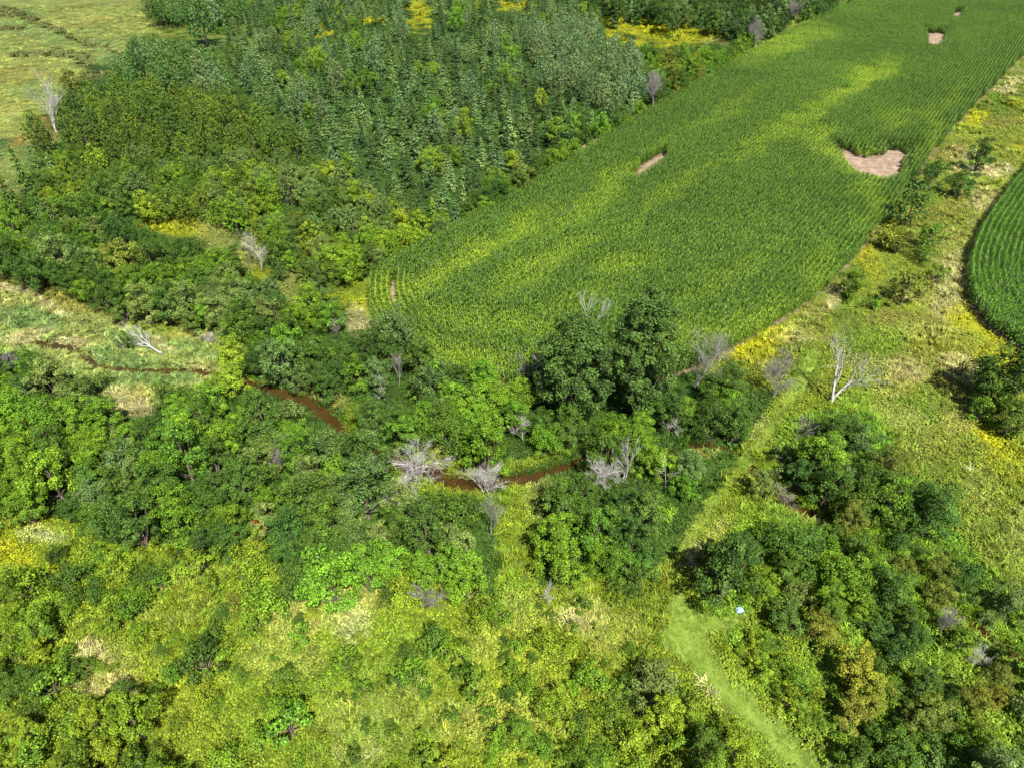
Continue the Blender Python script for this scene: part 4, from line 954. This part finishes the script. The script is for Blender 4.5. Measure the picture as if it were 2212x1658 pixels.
KEEP = [([(1760, 770), (1690, 880), (1620, 975), (1540, 1085), (1480, 1180), (1462, 1240)], 26), ([(1462, 1240), (1455, 1330), (1500, 1390), (1580, 1480), (1680, 1580), (1770, 1670)], 34), ([(1500, 1380), (1600, 1335)], 16),
        ([(1095, 1050), (1130, 1120), (1105, 1200), (1110, 1290)], 26), ([(955, 1022), (1030, 1044), (1140, 1025), (1270, 995)], 4), ([(555, 830), (660, 866), (730, 918)], 4), ([(140, 747), (290, 798), (445, 801)], 8), ([(1700, 1082), (1770, 1112)], 4), ([(1265, 318), (1335, 282)], 6), ([(805, 592), (880, 552)], 6), ([(1090, 434), (1125, 414)], 5), ([(1640, 100), (1740, 50)], 4), ([(1522, 955), (1540, 958)], 4)]
KEEPD = []
nr = np.random.default_rng(4)
# keep the big maples and the dead trees free
MAPLE_AT = [(1250, 775, 0), (1398, 742, 1)]
MAPLE_XY = []
for px, py, k in MAPLE_AT:
    x, y = G(px, py, MAPLES[k][2] * .55); MAPLE_XY.append((float(x), float(y))); occupy(float(x), float(y), 3.6)

DEAD = [
    (122, 288, 76, 145, 'tall pale dead tree at the pasture edge beside the conifers', .32, 3, 1.0, DEADWOOD, 1.0, 4),
    (567, 588, 556, 490, 'twin-stemmed dead tree in the wood above the creek meadow', .45, 2, 1.2, DEADWOOD, .9, 4),
    (545, 575, 525, 505, 'thin leaning dead stem beside the twin-stemmed dead tree', .4, 1, 1.0, DEADGREY, .7, 4),
    (886, 1040, 880, 925, 'widely spread white dead tree at the creek bend', .95, 2, 1.3, DEADWOOD, 1.2, 4),
    (1052, 1065, 1050, 990, 'pale dead tree with dense twigs standing over the creek', .75, 3, 1.4, DEADWOOD, .8, 4),
    (1062, 1160, 1050, 1065, 'thin grey dead tree below the one over the creek', .5, 1, 1.3, DEADGREY, .7, 4),
    (1348, 1035, 1345, 925, 'tall twisted dead stems at the end of the visible creek', .35, 3, .9, DEADWOOD, .8, 4),
    (1305, 1055, 1298, 985, 'pale dead shrub beside the tall twisted stems', .8, 3, 1.3, DEADWOOD, .7, 4),
    (1492, 835, 1535, 728, 'fan-shaped grey dead tree beside the tallest maple', .55, 2, 1.4, DEADGREY, .8, 4),
    (1672, 855, 1690, 742, 'grey dead tree with broom-like crown beside the goldenrod', .55, 2, 1.5, DEADGREY, .8, 4),
    (1795, 868, 1838, 712, 'large forked white dead tree beside the mown path', .55, 2, 1.0, DEADWOOD, 1.3, 4),
    (1718, 962, 1722, 888, 'grey dead tree at the upper path beside dark leafy trees', .7, 1, 1.2, DEADGREY, .9, 4),
    (1467, 948, 1465, 888, 'small pale dead tree behind the pool of the creek', .5, 2, 1.3, DEADWOOD, .7, 4),
    (1437, 1055, 1435, 1000, 'small dead snag among the green trees left of the path', .5, 1, 1.2, DEADWOOD, .8, 4),
    (602, 1028, 600, 962, 'purple-grey dead shrub in the wood below the creek', .45, 4, 1.4, DEADGREY, .6, 4),
    (922, 1315, 922, 1245, 'grey dead tree at the edge of the yellow scrub', .5, 2, 1.3, DEADGREY, .9, 4),
    (1186, 1315, 1185, 1255, 'slim white dead tree beside the grassy strip', .35, 1, 1.2, DEADWOOD, .9, 4),
    (1412, 232, 1412, 142, 'grey dead tree hanging with twigs at the plantation corner', .6, 2, 1.5, DEADGREY, 1.0, 4),
    (1632, 108, 1630, 25, 'grey dead tree beside the far yellow clearing', .7, 2, 1.5, DEADGREY, 1.0, 4),
    (1722, 45, 1715, -10, 'large grey dead tree at the top end of the corn', .7, 3, 1.5, DEADGREY, 1.0, 4),
    (2022, 1365, 2050, 1305, 'purple-grey dead tree in the right-hand wood', .5, 3, 1.3, DEADGREY, .8, 4),
    (2115, 1440, 2125, 1400, 'small pale dead tree near the picture edge in the wood', .7, 2, 1.2, DEADWOOD, .7, 4),
    (832, 862, 825, 800, 'thin pale dead stem left in the trees behind the creek', .4, 1, 1.0, DEADWOOD, .8, 4),
    (862, 832, 850, 760, 'taller thin dead stem near the corn end', .4, 1, 1.0, DEADGREY, .8, 4),
    (1130, 955, 1125, 895, 'small dead tree in the trees above the creek', .5, 2, 1.2, DEADWOOD, .7, 4),
    (1185, 815, 1168, 755, 'grey dead tree in the shade of the round maple', .5, 2, 1.3, DEADGREY, .8, 4),
    (1118, 795, 1115, 752, 'small grey dead tree against the corn edge', .6, 2, 1.3, DEADGREY, .7, 4),
    (460, 745, 452, 712, 'pale dry bush at the end of the creek meadow', .8, 4, 1.2, DEADWOOD, .6, 4),
    (730, 725, 722, 685, 'small dead bush at the corner of the corn', .6, 3, 1.2, DEADGREY, .7, 4),
    (25, 800, 12, 752, 'dead tree at the left edge below the creek meadow', .6, 2, 1.3, DEADGREY, .8, 4),
    (622, 448, 616, 418, 'small dead tree in the yellowish wood', .5, 2, 1.2, DEADGREY, .8, 3),
    (1688, 1092, 1682, 1040, 'pale dry tree at the creek pool right of the path', .5, 2, 1.3, DEADGREY, .8, 4),
    (1503, 1228, 1500, 1200, 'small dead branch beside the shaded path', .8, 2, 1.0, DEADWOOD, .7, 3),
]
for bx, by, tx, ty, *_r in DEAD:
    KEEPD.append((bx, by, tx, ty, float(G(bx, by)[1]) + .5))

for zn, poly, mix, gap, (s0, s1), pals in ZONES:
    w = np.array([G(p[0], p[1], 3.0) for p in poly])
    x0, y0 = w.min(0); x1, y1 = w.max(0)
    area = (x1 - x0) * (y1 - y0)
    tries = int(area / (gap * gap) * 3.2) + 60
    tries = min(tries, 24000)
    X = x0 + (x1 - x0) * nr.random(tries); Y = y0 + (y1 - y0) * nr.random(tries)
    kinds = nr.choice(len(mix), tries, p=np.array([m_[1] for m_ in mix]) / sum(m_[1] for m_ in mix))
    S = s0 + (s1 - s0) * nr.random(tries) ** 1.3
    K = np.zeros(tries, int); HH = np.zeros(tries); RR = np.zeros(tries)
    for q, (kd, sh) in enumerate(mix):
        m_ = kinds == q; pr = KINDS[kd]; K[m_] = nr.integers(0, len(pr), m_.sum())
        HH[m_] = np.array([p[2] for p in pr])[K[m_]]; RR[m_] = np.array([p[3] for p in pr])[K[m_]]
        if kd == 'shrub' and s1 > .7: S[m_] *= 1.15
    px, py = P(X, Y, S * HH * .55); rpx = RR * S * FPX / depth(X, Y, S * HH * .55)
    jx = px + (vnoise(X * .3, Y * .3, 4) - .5) * 22
    ok = (px > -90) & (px < 2300) & (py > -60) & (py < 1740) & inpoly(jx, py, poly)
    for cx, cy, rx, ry in CLEAR: ok &= ((px - cx) / (rx + rpx * .8)) ** 2 + ((py - cy) / (ry + rpx * .8)) ** 2 > 1
    ok &= ~inpoly(X, Y, CORN) & ~inpoly(X, Y, CORN2) & ~inpoly(X, Y, PATH)
    for line, hw in KEEP:
        ok &= dist_line(px, py, line) > hw + rpx * (1.05 if hw > 15 else .8)
    for bx, by, tx, ty, wy in KEEPD:
        ok &= (Y > wy) | (dist_line(px, py, [(bx, by), (tx, ty)]) > 8 + rpx * .95)
    sel = np.nonzero(ok)[0]
    if len(sel): sel = sel[np.where((Y[sel] > 25) & (Y[sel] < 95), creek_dist(X[sel], Y[sel]), 99) > .5]
    F1 = fbm(X * .06, Y * .06, 55)
    for i in sel:
        x, y, s, k = float(X[i]), float(Y[i]), float(S[i]), int(K[i]); kind = mix[kinds[i]][0]
        r = s * RR[i] * (.50 if kind in ('tree', 'shrub') else (.88 if kind == 'spruce' else .78))
        if not clear_of(x, y, r): continue
        pal = rs.choice(pals) if rs.random() < .45 else pals[min(len(pals) - 1, int(F1[i] * len(pals)))]
        if zn == 'plantation' and kind == 'tree': pal = rs.choice(['bright', 'yellow', 'wood'])
        if zn == 'plantation' and kind == 'pine': pal = 'bluepine'
        occupy(x, y, r)
        plant(kind, x, y, s, pal_tint(pal, x, y), zn, k, rs.random() * 6.283, None, (.60 + .42 * rs.random()) if kind == 'spruce' else (.88 + .26 * rs.random()))

# ------------------------------------------------------------------ labels
ZONE_TEXT = dict(path_island='between path and meadow', right_wood='right of the path', path_verge='along the lower path', path_front='left of the lower path',
                 creek_right='left of the path', creek_far='between creek and corn', front_wood='below the creek bend', left_corner='in the bottom left thicket', scrub_mid='in the yellow scrub',
                 left_edge='by the left edge below the wood', left_wood='above the creek meadow', mixed_wood='in the yellowish wood', corn_edge='along the plantation edge', olive_pines='in the olive pine stand',
                 pasture_pines='at the pasture edge', top_pines='in the clump at the top edge', pale_pines='in the pale pine stand', plantation='in the spruce plantation', pale_clump='in the pale grey-green clump', far_wood='in the dark wood at the top',
                 far_scrub='beside the yellow clearing', front_scrub='in the open front scrub', right_meadow='in the meadow between the corn fields', right_edge='at the right edge', pasture_edge='at the pasture edge', scrub_left='in the left scrub', scrub_right='in the middle scrub', creek_mid='at the creek')
def colour_word(t):
    r, g, b_ = t; lum = .3 * r + .6 * g + .1 * b_
    if r > g * 1.3: return 'rust red'
    if r > g * .98: return 'golden' if lum > .14 else 'brownish olive'
    if b_ > g * .40: return 'pale grey-green' if lum > .085 else ('blue-green' if lum > .05 else 'dark blue-green')
    if r > g * .72: return 'yellow-green' if lum > .11 else 'olive'
    if lum > .115: return 'bright green'
    if lum > .085: return 'light green'
    if lum > .062: return 'mid green'
    return 'dark green'
_ones = ['', 'first', 'second', 'third', 'fourth', 'fifth', 'sixth', 'seventh', 'eighth', 'ninth', 'tenth', 'eleventh', 'twelfth', 'thirteenth', 'fourteenth', 'fifteenth', 'sixteenth', 'seventeenth', 'eighteenth', 'nineteenth']
_tens = {2: 'twent', 3: 'thirt', 4: 'fort', 5: 'fift', 6: 'sixt'}
def ordinal(n):
    if n < 20: return _ones[n]
    t, o = divmod(n, 10)
    return _tens[t] + ('ieth' if o == 0 else 'y-' + _ones[o])
NOUN = dict(tree='leafy tree', shrub='shrub', spruce='spruce', pine='pine')
GROUPN = dict(tree='leafy trees of the woods', shrub='shrubs of the scrub', spruce='spruces of the plantation', pine='pines')
OBJN = dict(tree='broadleaf_tree', shrub='shrub', spruce='spruce_tree', pine='pine_tree')
CATN = dict(tree='tree', shrub='shrub', spruce='spruce', pine='pine')

for d in PLANTED:
    H = KINDS[d['kind']][d['proto']][2] * d['s']
    dp = float(depth(d['x'], d['y'], H * .5)); d['rpx'] = KINDS[d['kind']][d['proto']][3] * d['s'] * FPX / dp
    d['px'], d['py'] = (float(v) for v in P(d['x'], d['y'], H * .55))
    d['seen'] = -d['rpx'] * .3 < d['px'] < 2212 + d['rpx'] * .3 and -d['rpx'] * .3 < d['py'] < 1658 + d['rpx'] * .4
THINGS = []; MASS = []
for kd in KINDS:
    a = [d for d in PLANTED if d['kind'] == kd]
    a.sort(key=lambda d: -(d['rpx'] + (1000 if d['desc'] else 0)) if d['seen'] else 1e6)
    vis = [d for d in a if d['seen']]
    THINGS += vis[:300]; MASS += vis[300:] + [d for d in a if not d['seen']]
counts = {}
for d in THINGS:
    if d['desc']: d['label'] = d['desc']; continue
    big = KINDS[d['kind']][d['proto']][3] * d['s']
    size = '' if d['kind'] == 'spruce' else ('small ' if big < (1.6 if d['kind'] != 'shrub' else 1.0) else ('large ' if big > (2.35 if d['kind'] != 'shrub' else 1.4) else ''))
    d['base'] = '%s%s %s %s' % (size, colour_word(d['tint']), NOUN[d['kind']], ZONE_TEXT[d['zone']])
    counts.setdefault(d['base'], []).append(d)
for base, ds in counts.items():
    ds.sort(key=lambda d: -d['py'])
    if len(ds) <= 12: parts = [('', ds)]
    elif len(ds) <= 36:
        h = (len(ds) + 1) // 2; parts = [(', front half', ds[:h]), (', back half', ds[h:])]
    else:
        q = [int(round(len(ds) * k / 6)) for k in range(7)]
        parts = [(', ' + w, ds[q[k]:q[k + 1]]) for k, w in enumerate(['frontmost rows', 'second rows back', 'third rows back', 'fourth rows back', 'fifth rows back', 'hindmost rows'])]
    for w, e in parts:
        e.sort(key=lambda d: d['px'])
        for i, d in enumerate(e):
            d['label'] = base + w + ('' if len(e) == 1 else ', ' + ('leftmost' if i == 0 else 'rightmost' if i == len(e) - 1 else ordinal(i + 1) + ' from left'))
used = set()
for d in THINGS:
    KP = KINDS[d['kind']][d['proto']]
    e = bpy.data.objects.new(OBJN[d['kind']], None); COL.objects.link(e)
    z = float(gz(np.array([d['x']]), np.array([d['y']]))[0])
    e.location = (d['x'], d['y'], z); e.rotation_euler = (0, 0, d['rot']); s = d['s']; e.scale = (s, s, s * d['zs']); e.empty_display_size = .2
    tag(e, d['label'], CATN[d['kind']], GROUPN[d['kind']])
    c = bpy.data.objects.new('foliage' if d['kind'] == 'shrub' else 'crown', KP[0]); c.parent = e; COL.objects.link(c)
    c.color = (*d['tint'], 1)
    t = bpy.data.objects.new('stem' if d['kind'] == 'shrub' else 'trunk', KP[1]); t.parent = e; COL.objects.link(t)
MN = dict(tree=('far_leafy_wood', TRE_I, 'rest of the leafy trees merging into one woodland mass', 'woodland'), shrub=('scrub_undergrowth', SHR_I, 'rest of the low scrub between the trees', 'undergrowth'),
          spruce=('spruce_forest', SPR_I, 'far part of the dense spruce plantation seen as one mass', 'forest'), pine=('pine_forest', PIN_I, 'far part of the pine stands seen as one mass', 'forest'))
for kd in KINDS:
    a = [d for d in MASS if d['kind'] == kd]
    if not a: continue
    x = np.array([d['x'] for d in a]); y = np.array([d['y'] for d in a]); s = np.array([d['s'] for d in a]); zs = np.array([d['zs'] for d in a])
    nm, pr, lab, cat = MN[kd]
    scatter(nm, np.stack([x, y, ground_z(x, y)], 1), [d['rot'] for d in a], np.stack([s, s, s * zs], 1), np.array([d['tint'] for d in a]), [d['proto'] for d in a], pr, lab, cat)
print('planted', {k: sum(d['kind'] == k for d in PLANTED) for k in KINDS}, 'things', len(THINGS), 'mass', len(MASS))

# ------------------------------------------------------------------ the two big maples
for k, ((x, y), lab) in enumerate(zip(MAPLE_XY, ('big round dark maple with dead branches on top at the corn edge', 'tallest dark maple standing right behind the round maple at the corn edge'))):
    c, t, H, R = MAPLES[k]
    e = bpy.data.objects.new('maple_tree', None); COL.objects.link(e); e.location = (x, y, float(ground_z(np.array([x]), np.array([y]))[0]))
    tag(e, lab, 'tree', 'big maples at the corn edge')
    co = obj('crown', c, e); co.color = (.040, .078, .014, 1)
    obj('trunk', t, e)
    if k == 0:
        tm, bm, zs = dead_tree(np.random.default_rng(77), 4.5, .5, 2, 1.0, DEADWOOD, 'dead_limb', 3, .1, .8)
        me_ = bm; o = obj('dead_branch', me_, e); o.location = (.9, .6, H * .83); o.rotation_euler = (-.1, .15, 0)

# ------------------------------------------------------------------ dead trees
def dead_at(bx, by, tx, ty, label, spread=.7, stems=1, twig=1.0, mat=DEADWOOD, seed=0, thick=1.0, levels=4, wob=.12, name='dead_tree', zb=0.0):
    x, y = (float(v) for v in G(bx, by, zb))
    # height from the top point
    lo, hi = .5, 30
    for _ in range(30):
        m_ = (lo + hi) / 2
        if float(P(x, y, m_)[1]) > ty: lo = m_
        else: hi = m_
    H = lo
    ex, _e = P(x, y, H); off = (tx - float(ex)) * float(depth(x, y, H)) / FPX
    r = np.random.default_rng(seed)
    tm, bm, zs = dead_tree(r, H, spread, stems, twig, mat, name, levels, wob, thick, lean=(off / max(H, 1), 0))
    e = bpy.data.objects.new(name, None); COL.objects.link(e)
    e.location = (x, y, float(gz(np.array([x]), np.array([y]))[0])); f = H / zs; e.scale = (f, f, f)
    tag(e, label, 'dead tree', 'bare dead trees')
    obj('trunk', tm, e); obj('branch', bm, e)
    return e
for i, (bx, by, tx, ty, lab, sp, st, tw, mt, th, lv) in enumerate(DEAD):
    dead_at(bx, by, tx, ty, lab, sp * .8, st, tw, mt, 100 + i, th, lv)
# fallen dead crowns
def fallen(px, py, H, ang, label, seed, spread=.7, tiltdeg=80, zoff=.5, mat=DEADWOOD):
    x, y = (float(v) for v in G(px, py))
    tm, bm, zs = dead_tree(np.random.default_rng(seed), H, spread, 1, 1.3, mat, 'fallen_tree', 4, .1, 1.2)
    e = bpy.data.objects.new('fallen_tree', None); COL.objects.link(e); e.location = (x, y, float(gz(np.array([x]), np.array([y]))[0]) + zoff)
    e.rotation_euler = (R_(tiltdeg), 0, R_(ang))
    tag(e, label, 'dead tree', 'fallen dead trees')
    obj('trunk', tm, e); obj('branch', bm, e)
fallen(885, 1050, 5.0, 5, 'fallen white crown fanning downwards below the spread dead tree', 301, .8, 62, 2.2)
fallen(895, 1045, 4.2, 65, 'fallen white crown reaching right below the spread dead tree', 302, .7, 66, 2.0)
fallen(880, 1035, 3.8, -55, 'fallen white crown reaching left below the spread dead tree', 303, .7, 66, 2.0)
fallen(350, 770, 7.0, 240, 'fallen white tree lying in the creek meadow', 304, .5, 84, .5)
fallen(1290, 1040, 3.0, 100, 'fallen pale branches at the end of the visible creek', 305, .7, 75, .6)

# ------------------------------------------------------------------ ground cover: weeds, grass, goldenrod
def weed(rng, n, r, h, leaf):
    d = unit(rng.normal(size=(n, 3)) + np.array([0, 0, .5])); d[:, 2] = np.abs(d[:, 2])
    C = d * np.array([r, r, h]) * (.55 + .5 * rng.random(n))[:, None]
    V, F = leaf_cards(C, unit(d * .6 + np.array([0, 0, .7]) + rng.normal(size=(n, 3)) * .4), leaf, rng, .55)
    return mesh_np('weed', V, F, COVER_I, np.clip(rng.normal(.5, .22, n), 0, 1.1))
def grass(rng, n, r, h, w=.035, lay=.5):
    V = []; F = []; var = []; la = rng.random() * 6.3
    for k in range(n):
        az = la + rng.normal() * 1.1; p0 = np.array([rng.normal() * r * .4, rng.normal() * r * .4, 0]); d = np.array([math.cos(az), math.sin(az), 0]); s = np.array([-d[1], d[0], 0]) * w
        hh = h * (.6 + .6 * rng.random()); p1 = p0 + d * hh * .25 * lay + np.array([0, 0, hh * .65]); p2 = p0 + d * hh * (.8 * lay + .1) + np.array([0, 0, hh * (1 - .35 * lay)])
        i = len(V); V += [p0 - s, p0 + s, p1 + s, p1 - s, p2 + s * .3, p2 - s * .3]; F += [[i, i + 1, i + 2, i + 3], [i + 3, i + 2, i + 4, i + 5]]; v = np.clip(rng.normal(.5, .22), 0, 1.1); var += [v, v]
    return mesh_np('grass', V, F, COVER_I, var)
rng = np.random.default_rng(21)
WEEDS = [weed(rng, 20, .42, .75, .20), weed(rng, 24, .5, .6, .19), weed(rng, 18, .35, .95, .20), weed(rng, 26, .6, .7, .22),
         grass(rng, 26, .5, .9), grass(rng, 28, .6, .8, .03, .8), grass(rng, 22, .4, 1.1, .03, .3)]
pts = []
rng = np.random.default_rng(22)
def dens_pts(x0, x1, y0, y1, dens):
    n = int((x1 - x0) * (y1 - y0) * dens)
    return np.stack([x0 + (x1 - x0) * rng.random(n), y0 + (y1 - y0) * rng.random(n)], 1)
pts.append(dens_pts(-48, 48, 18, 45, 8.0)); pts.append(dens_pts(-70, 70, 45, 75, 5.5)); pts.append(dens_pts(-95, 110, 75, 120, 2.6)); pts.append(dens_pts(-130, 170, 120, 190, 1.2)); pts.append(dens_pts(-190, 200, 190, 300, .45))
pts = np.concatenate(pts)
pts = pts[in_view(pts[:, 0], pts[:, 1], .5, 40)]
x, y = pts[:, 0], pts[:, 1]
onpath = inpoly(x + rng.normal(size=len(x)) * .25, y + rng.normal(size=len(x)) * .25, smooth_line(PATH + PATH[:1], 4))
upper = onpath & (P(x, y)[1] < 1230) & (rng.random(len(x)) < .6)
ok = ~inpoly(x, y, CORN) & ~inpoly(x, y, CORN2) & (~onpath | upper)
cdist = np.where((y > 25) & (y < 95), creek_dist(x, y), 99)
ok &= cdist > .12 - .3 * (rng.random(len(x)) < .5)
pts = pts[ok]; x, y = pts[:, 0], pts[:, 1]; cdist = cdist[ok]; upper = upper[ok]; n = len(x)
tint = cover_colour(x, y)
px, py = P(x, y)
pasture = inpoly(px, py, REGIONS[0][0]); marsh = inpoly(px, py, REGIONS[1][0])
tanness = (tint[:, 0] > tint[:, 1] * 1.02) & (tint[:, 2] > tint[:, 1] * .22)
clump = fbm(x * .5, y * .5, 41)
hgt = (.30 + 1.0 * np.clip(clump - .2, 0, 1)) * (.65 + .7 * rng.random(n))
grassy = pasture | marsh | tanness | (cdist < 2.2) | (fbm(x * .15, y * .15, 43) > .62)
pick = np.where(grassy, rng.integers(4, 7, n), rng.integers(0, 4, n))
hgt = np.where(pasture, .22 * hgt, hgt); hgt = np.where(marsh, .7 * hgt, hgt); hgt = np.where(upper, .22 + .1 * hgt, hgt); pick = np.where(upper, 5, pick)
tint[upper] = np.array([.135, .185, .022]) * (.75 + .5 * fbm(x[upper] * .5, y[upper] * .5, 71))[:, None]
tint = tint * (.6 + .8 * rng.random(n))[:, None] * (1 + (rng.random((n, 3)) - .5) * np.array([.22, .1, .2]))
far = np.clip(np.hypot(x, y) / 110, 1, 2.6)
scl = np.stack([far * (.8 + .4 * rng.random(n)), far * (.8 + .4 * rng.random(n)), hgt * np.sqrt(far)], 1)
print('cover plants', n)
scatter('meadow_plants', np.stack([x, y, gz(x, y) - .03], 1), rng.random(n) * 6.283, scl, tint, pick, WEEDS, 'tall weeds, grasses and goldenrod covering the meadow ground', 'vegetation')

q = dens_pts(-2, 45, 18, 62, 9.0)
q = q[inpoly(q[:, 0], q[:, 1], smooth_line(PATH + PATH[:1], 4))]; n = len(q)
edge = np.clip(1 - dist_line(q[:, 0], q[:, 1], PATH + PATH[:1]) / .7, 0, 1)
pt = np.array([.100, .150, .018]) * (.62 + .45 * fbm(q[:, 0] * .45, q[:, 1] * .45, 51) + .35 * rng.random(n))[:, None] * (1 + np.array([.35, .05, .6]) * (fbm(q[:, 0] * .9, q[:, 1] * .9, 53)[:, None] - .45))
scatter('mown_grass', np.stack([q[:, 0], q[:, 1], ground_z(q[:, 0], q[:, 1]) + .01], 1), rng.random(n) * 6.28, np.stack([.5 + .3 * rng.random(n), .5 + .3 * rng.random(n),   .03 + .05 * rng.random(n) + .22 * edge * rng.random(n)], 1), pt, rng.integers(4, 7, n), WEEDS, 'short mown grass on the light green path', 'grass')

# dark reed strips in the pasture
rp_ = []
for poly in REED:
    g = np.array(gpoly(poly)); x0, y0 = g.min(0); x1, y1 = g.max(0)
    q = dens_pts(x0, x1, y0, y1, .35); q = q + rng.normal(size=q.shape) * 1.2; rp_.append(q[inpoly(q[:, 0], q[:, 1], [tuple(v) for v in g])])
q = np.concatenate(rp_); n = len(q)
rt = np.array([.085, .105, .030]) * (.6 + .8 * rng.random(n))[:, None] + np.array([.02, .0, 0]) * rng.random(n)[:, None]
scatter('reed_strips', np.stack([q[:, 0], q[:, 1], ground_z(q[:, 0], q[:, 1])], 1), rng.random(n) * 6.28, np.stack([1.6 + rng.random(n), 1.6 + rng.random(n), (.6 + .5 * rng.random(n))], 1), rt, rng.integers(4, 7, n), WEEDS, 'dark brown-green strips of tall reeds across the pale pasture', 'reeds')

# ------------------------------------------------------------------ small pale blue tote at the end of the path spur
def simple(name, col, rough=.5):
    m, nt, out = new_mat(name); b = N_(nt, 'ShaderNodeBsdfPrincipled'); n = N_(nt, 'ShaderNodeTexNoise'); n.inputs['Scale'].default_value = 9
    r = N_(nt, 'ShaderNodeValToRGB'); nt.links.new(n.outputs['Fac'], r.inputs[0]); r.color_ramp.elements[0].color = (*[c * .85 for c in col], 1); r.color_ramp.elements[1].color = (*col, 1)
    nt.links.new(r.outputs[0], b.inputs['Base Color']); b.inputs['Roughness'].default_value = rough; nt.links.new(b.outputs[0], out.inputs[0]); return m
PBLUE = simple('pale_blue_plastic', (.14, .32, .50), .4); PWHITE = simple('white_plastic', (.26, .40, .50), .4)
tx, ty = (float(v) for v in G(1596, 1322))
e = bpy.data.objects.new('plastic_tote', None); COL.objects.link(e); e.location = (tx, ty, float(ground_z(np.array([tx]), np.array([ty]))[0]) + .05); e.rotation_euler = (0, 0, R_(14)); e.scale = (.75, .75, .75)
tag(e, 'small pale blue plastic tote left at the end of the path spur', 'tote')
def boxv(x0, x1, y0, y1, z0, z1):
    V = [(x, y, z) for z in (z0, z1) for y in (y0, y1) for x in (x0, x1)]
    return V, [[0, 2, 3, 1], [4, 5, 7, 6], [0, 1, 5, 4], [2, 6, 7, 3], [0, 4, 6, 2], [1, 3, 7, 5]]
def multi(boxes):
    V = []; F = []
    for b_ in boxes:
        v, f = boxv(*b_); k = len(V); V += v; F += [[i + k for i in q] for q in f]
    return V, F
V, F = multi([(-.36, .36, -.26, .26, 0, .03), (-.36, -.33, -.26, .26, .03, .36), (.33, .36, -.26, .26, .03, .36), (-.33, .33, -.26, -.23, .03, .36), (-.33, .33, .23, .26, .03, .36)])
obj('tub', mesh_np('tub', V, F, PBLUE), e)
V, F = multi([(-.40, -.33, -.30, .30, .362, .39), (.33, .40, -.30, .30, .362, .39), (-.33, .33, -.30, -.23, .362, .39), (-.33, .33, .23, .30, .362, .39)])
obj('rim', mesh_np('rim', V, F, PWHITE), e)
V, F = multi([(-.30, .30, -.34, -.31, .05, .50)])
lid = obj('lid', mesh_np('lid', V, F, PWHITE), e); lid.rotation_euler = (R_(-38), 0, 0); lid.location = (0, -.05, .03)
print('done')
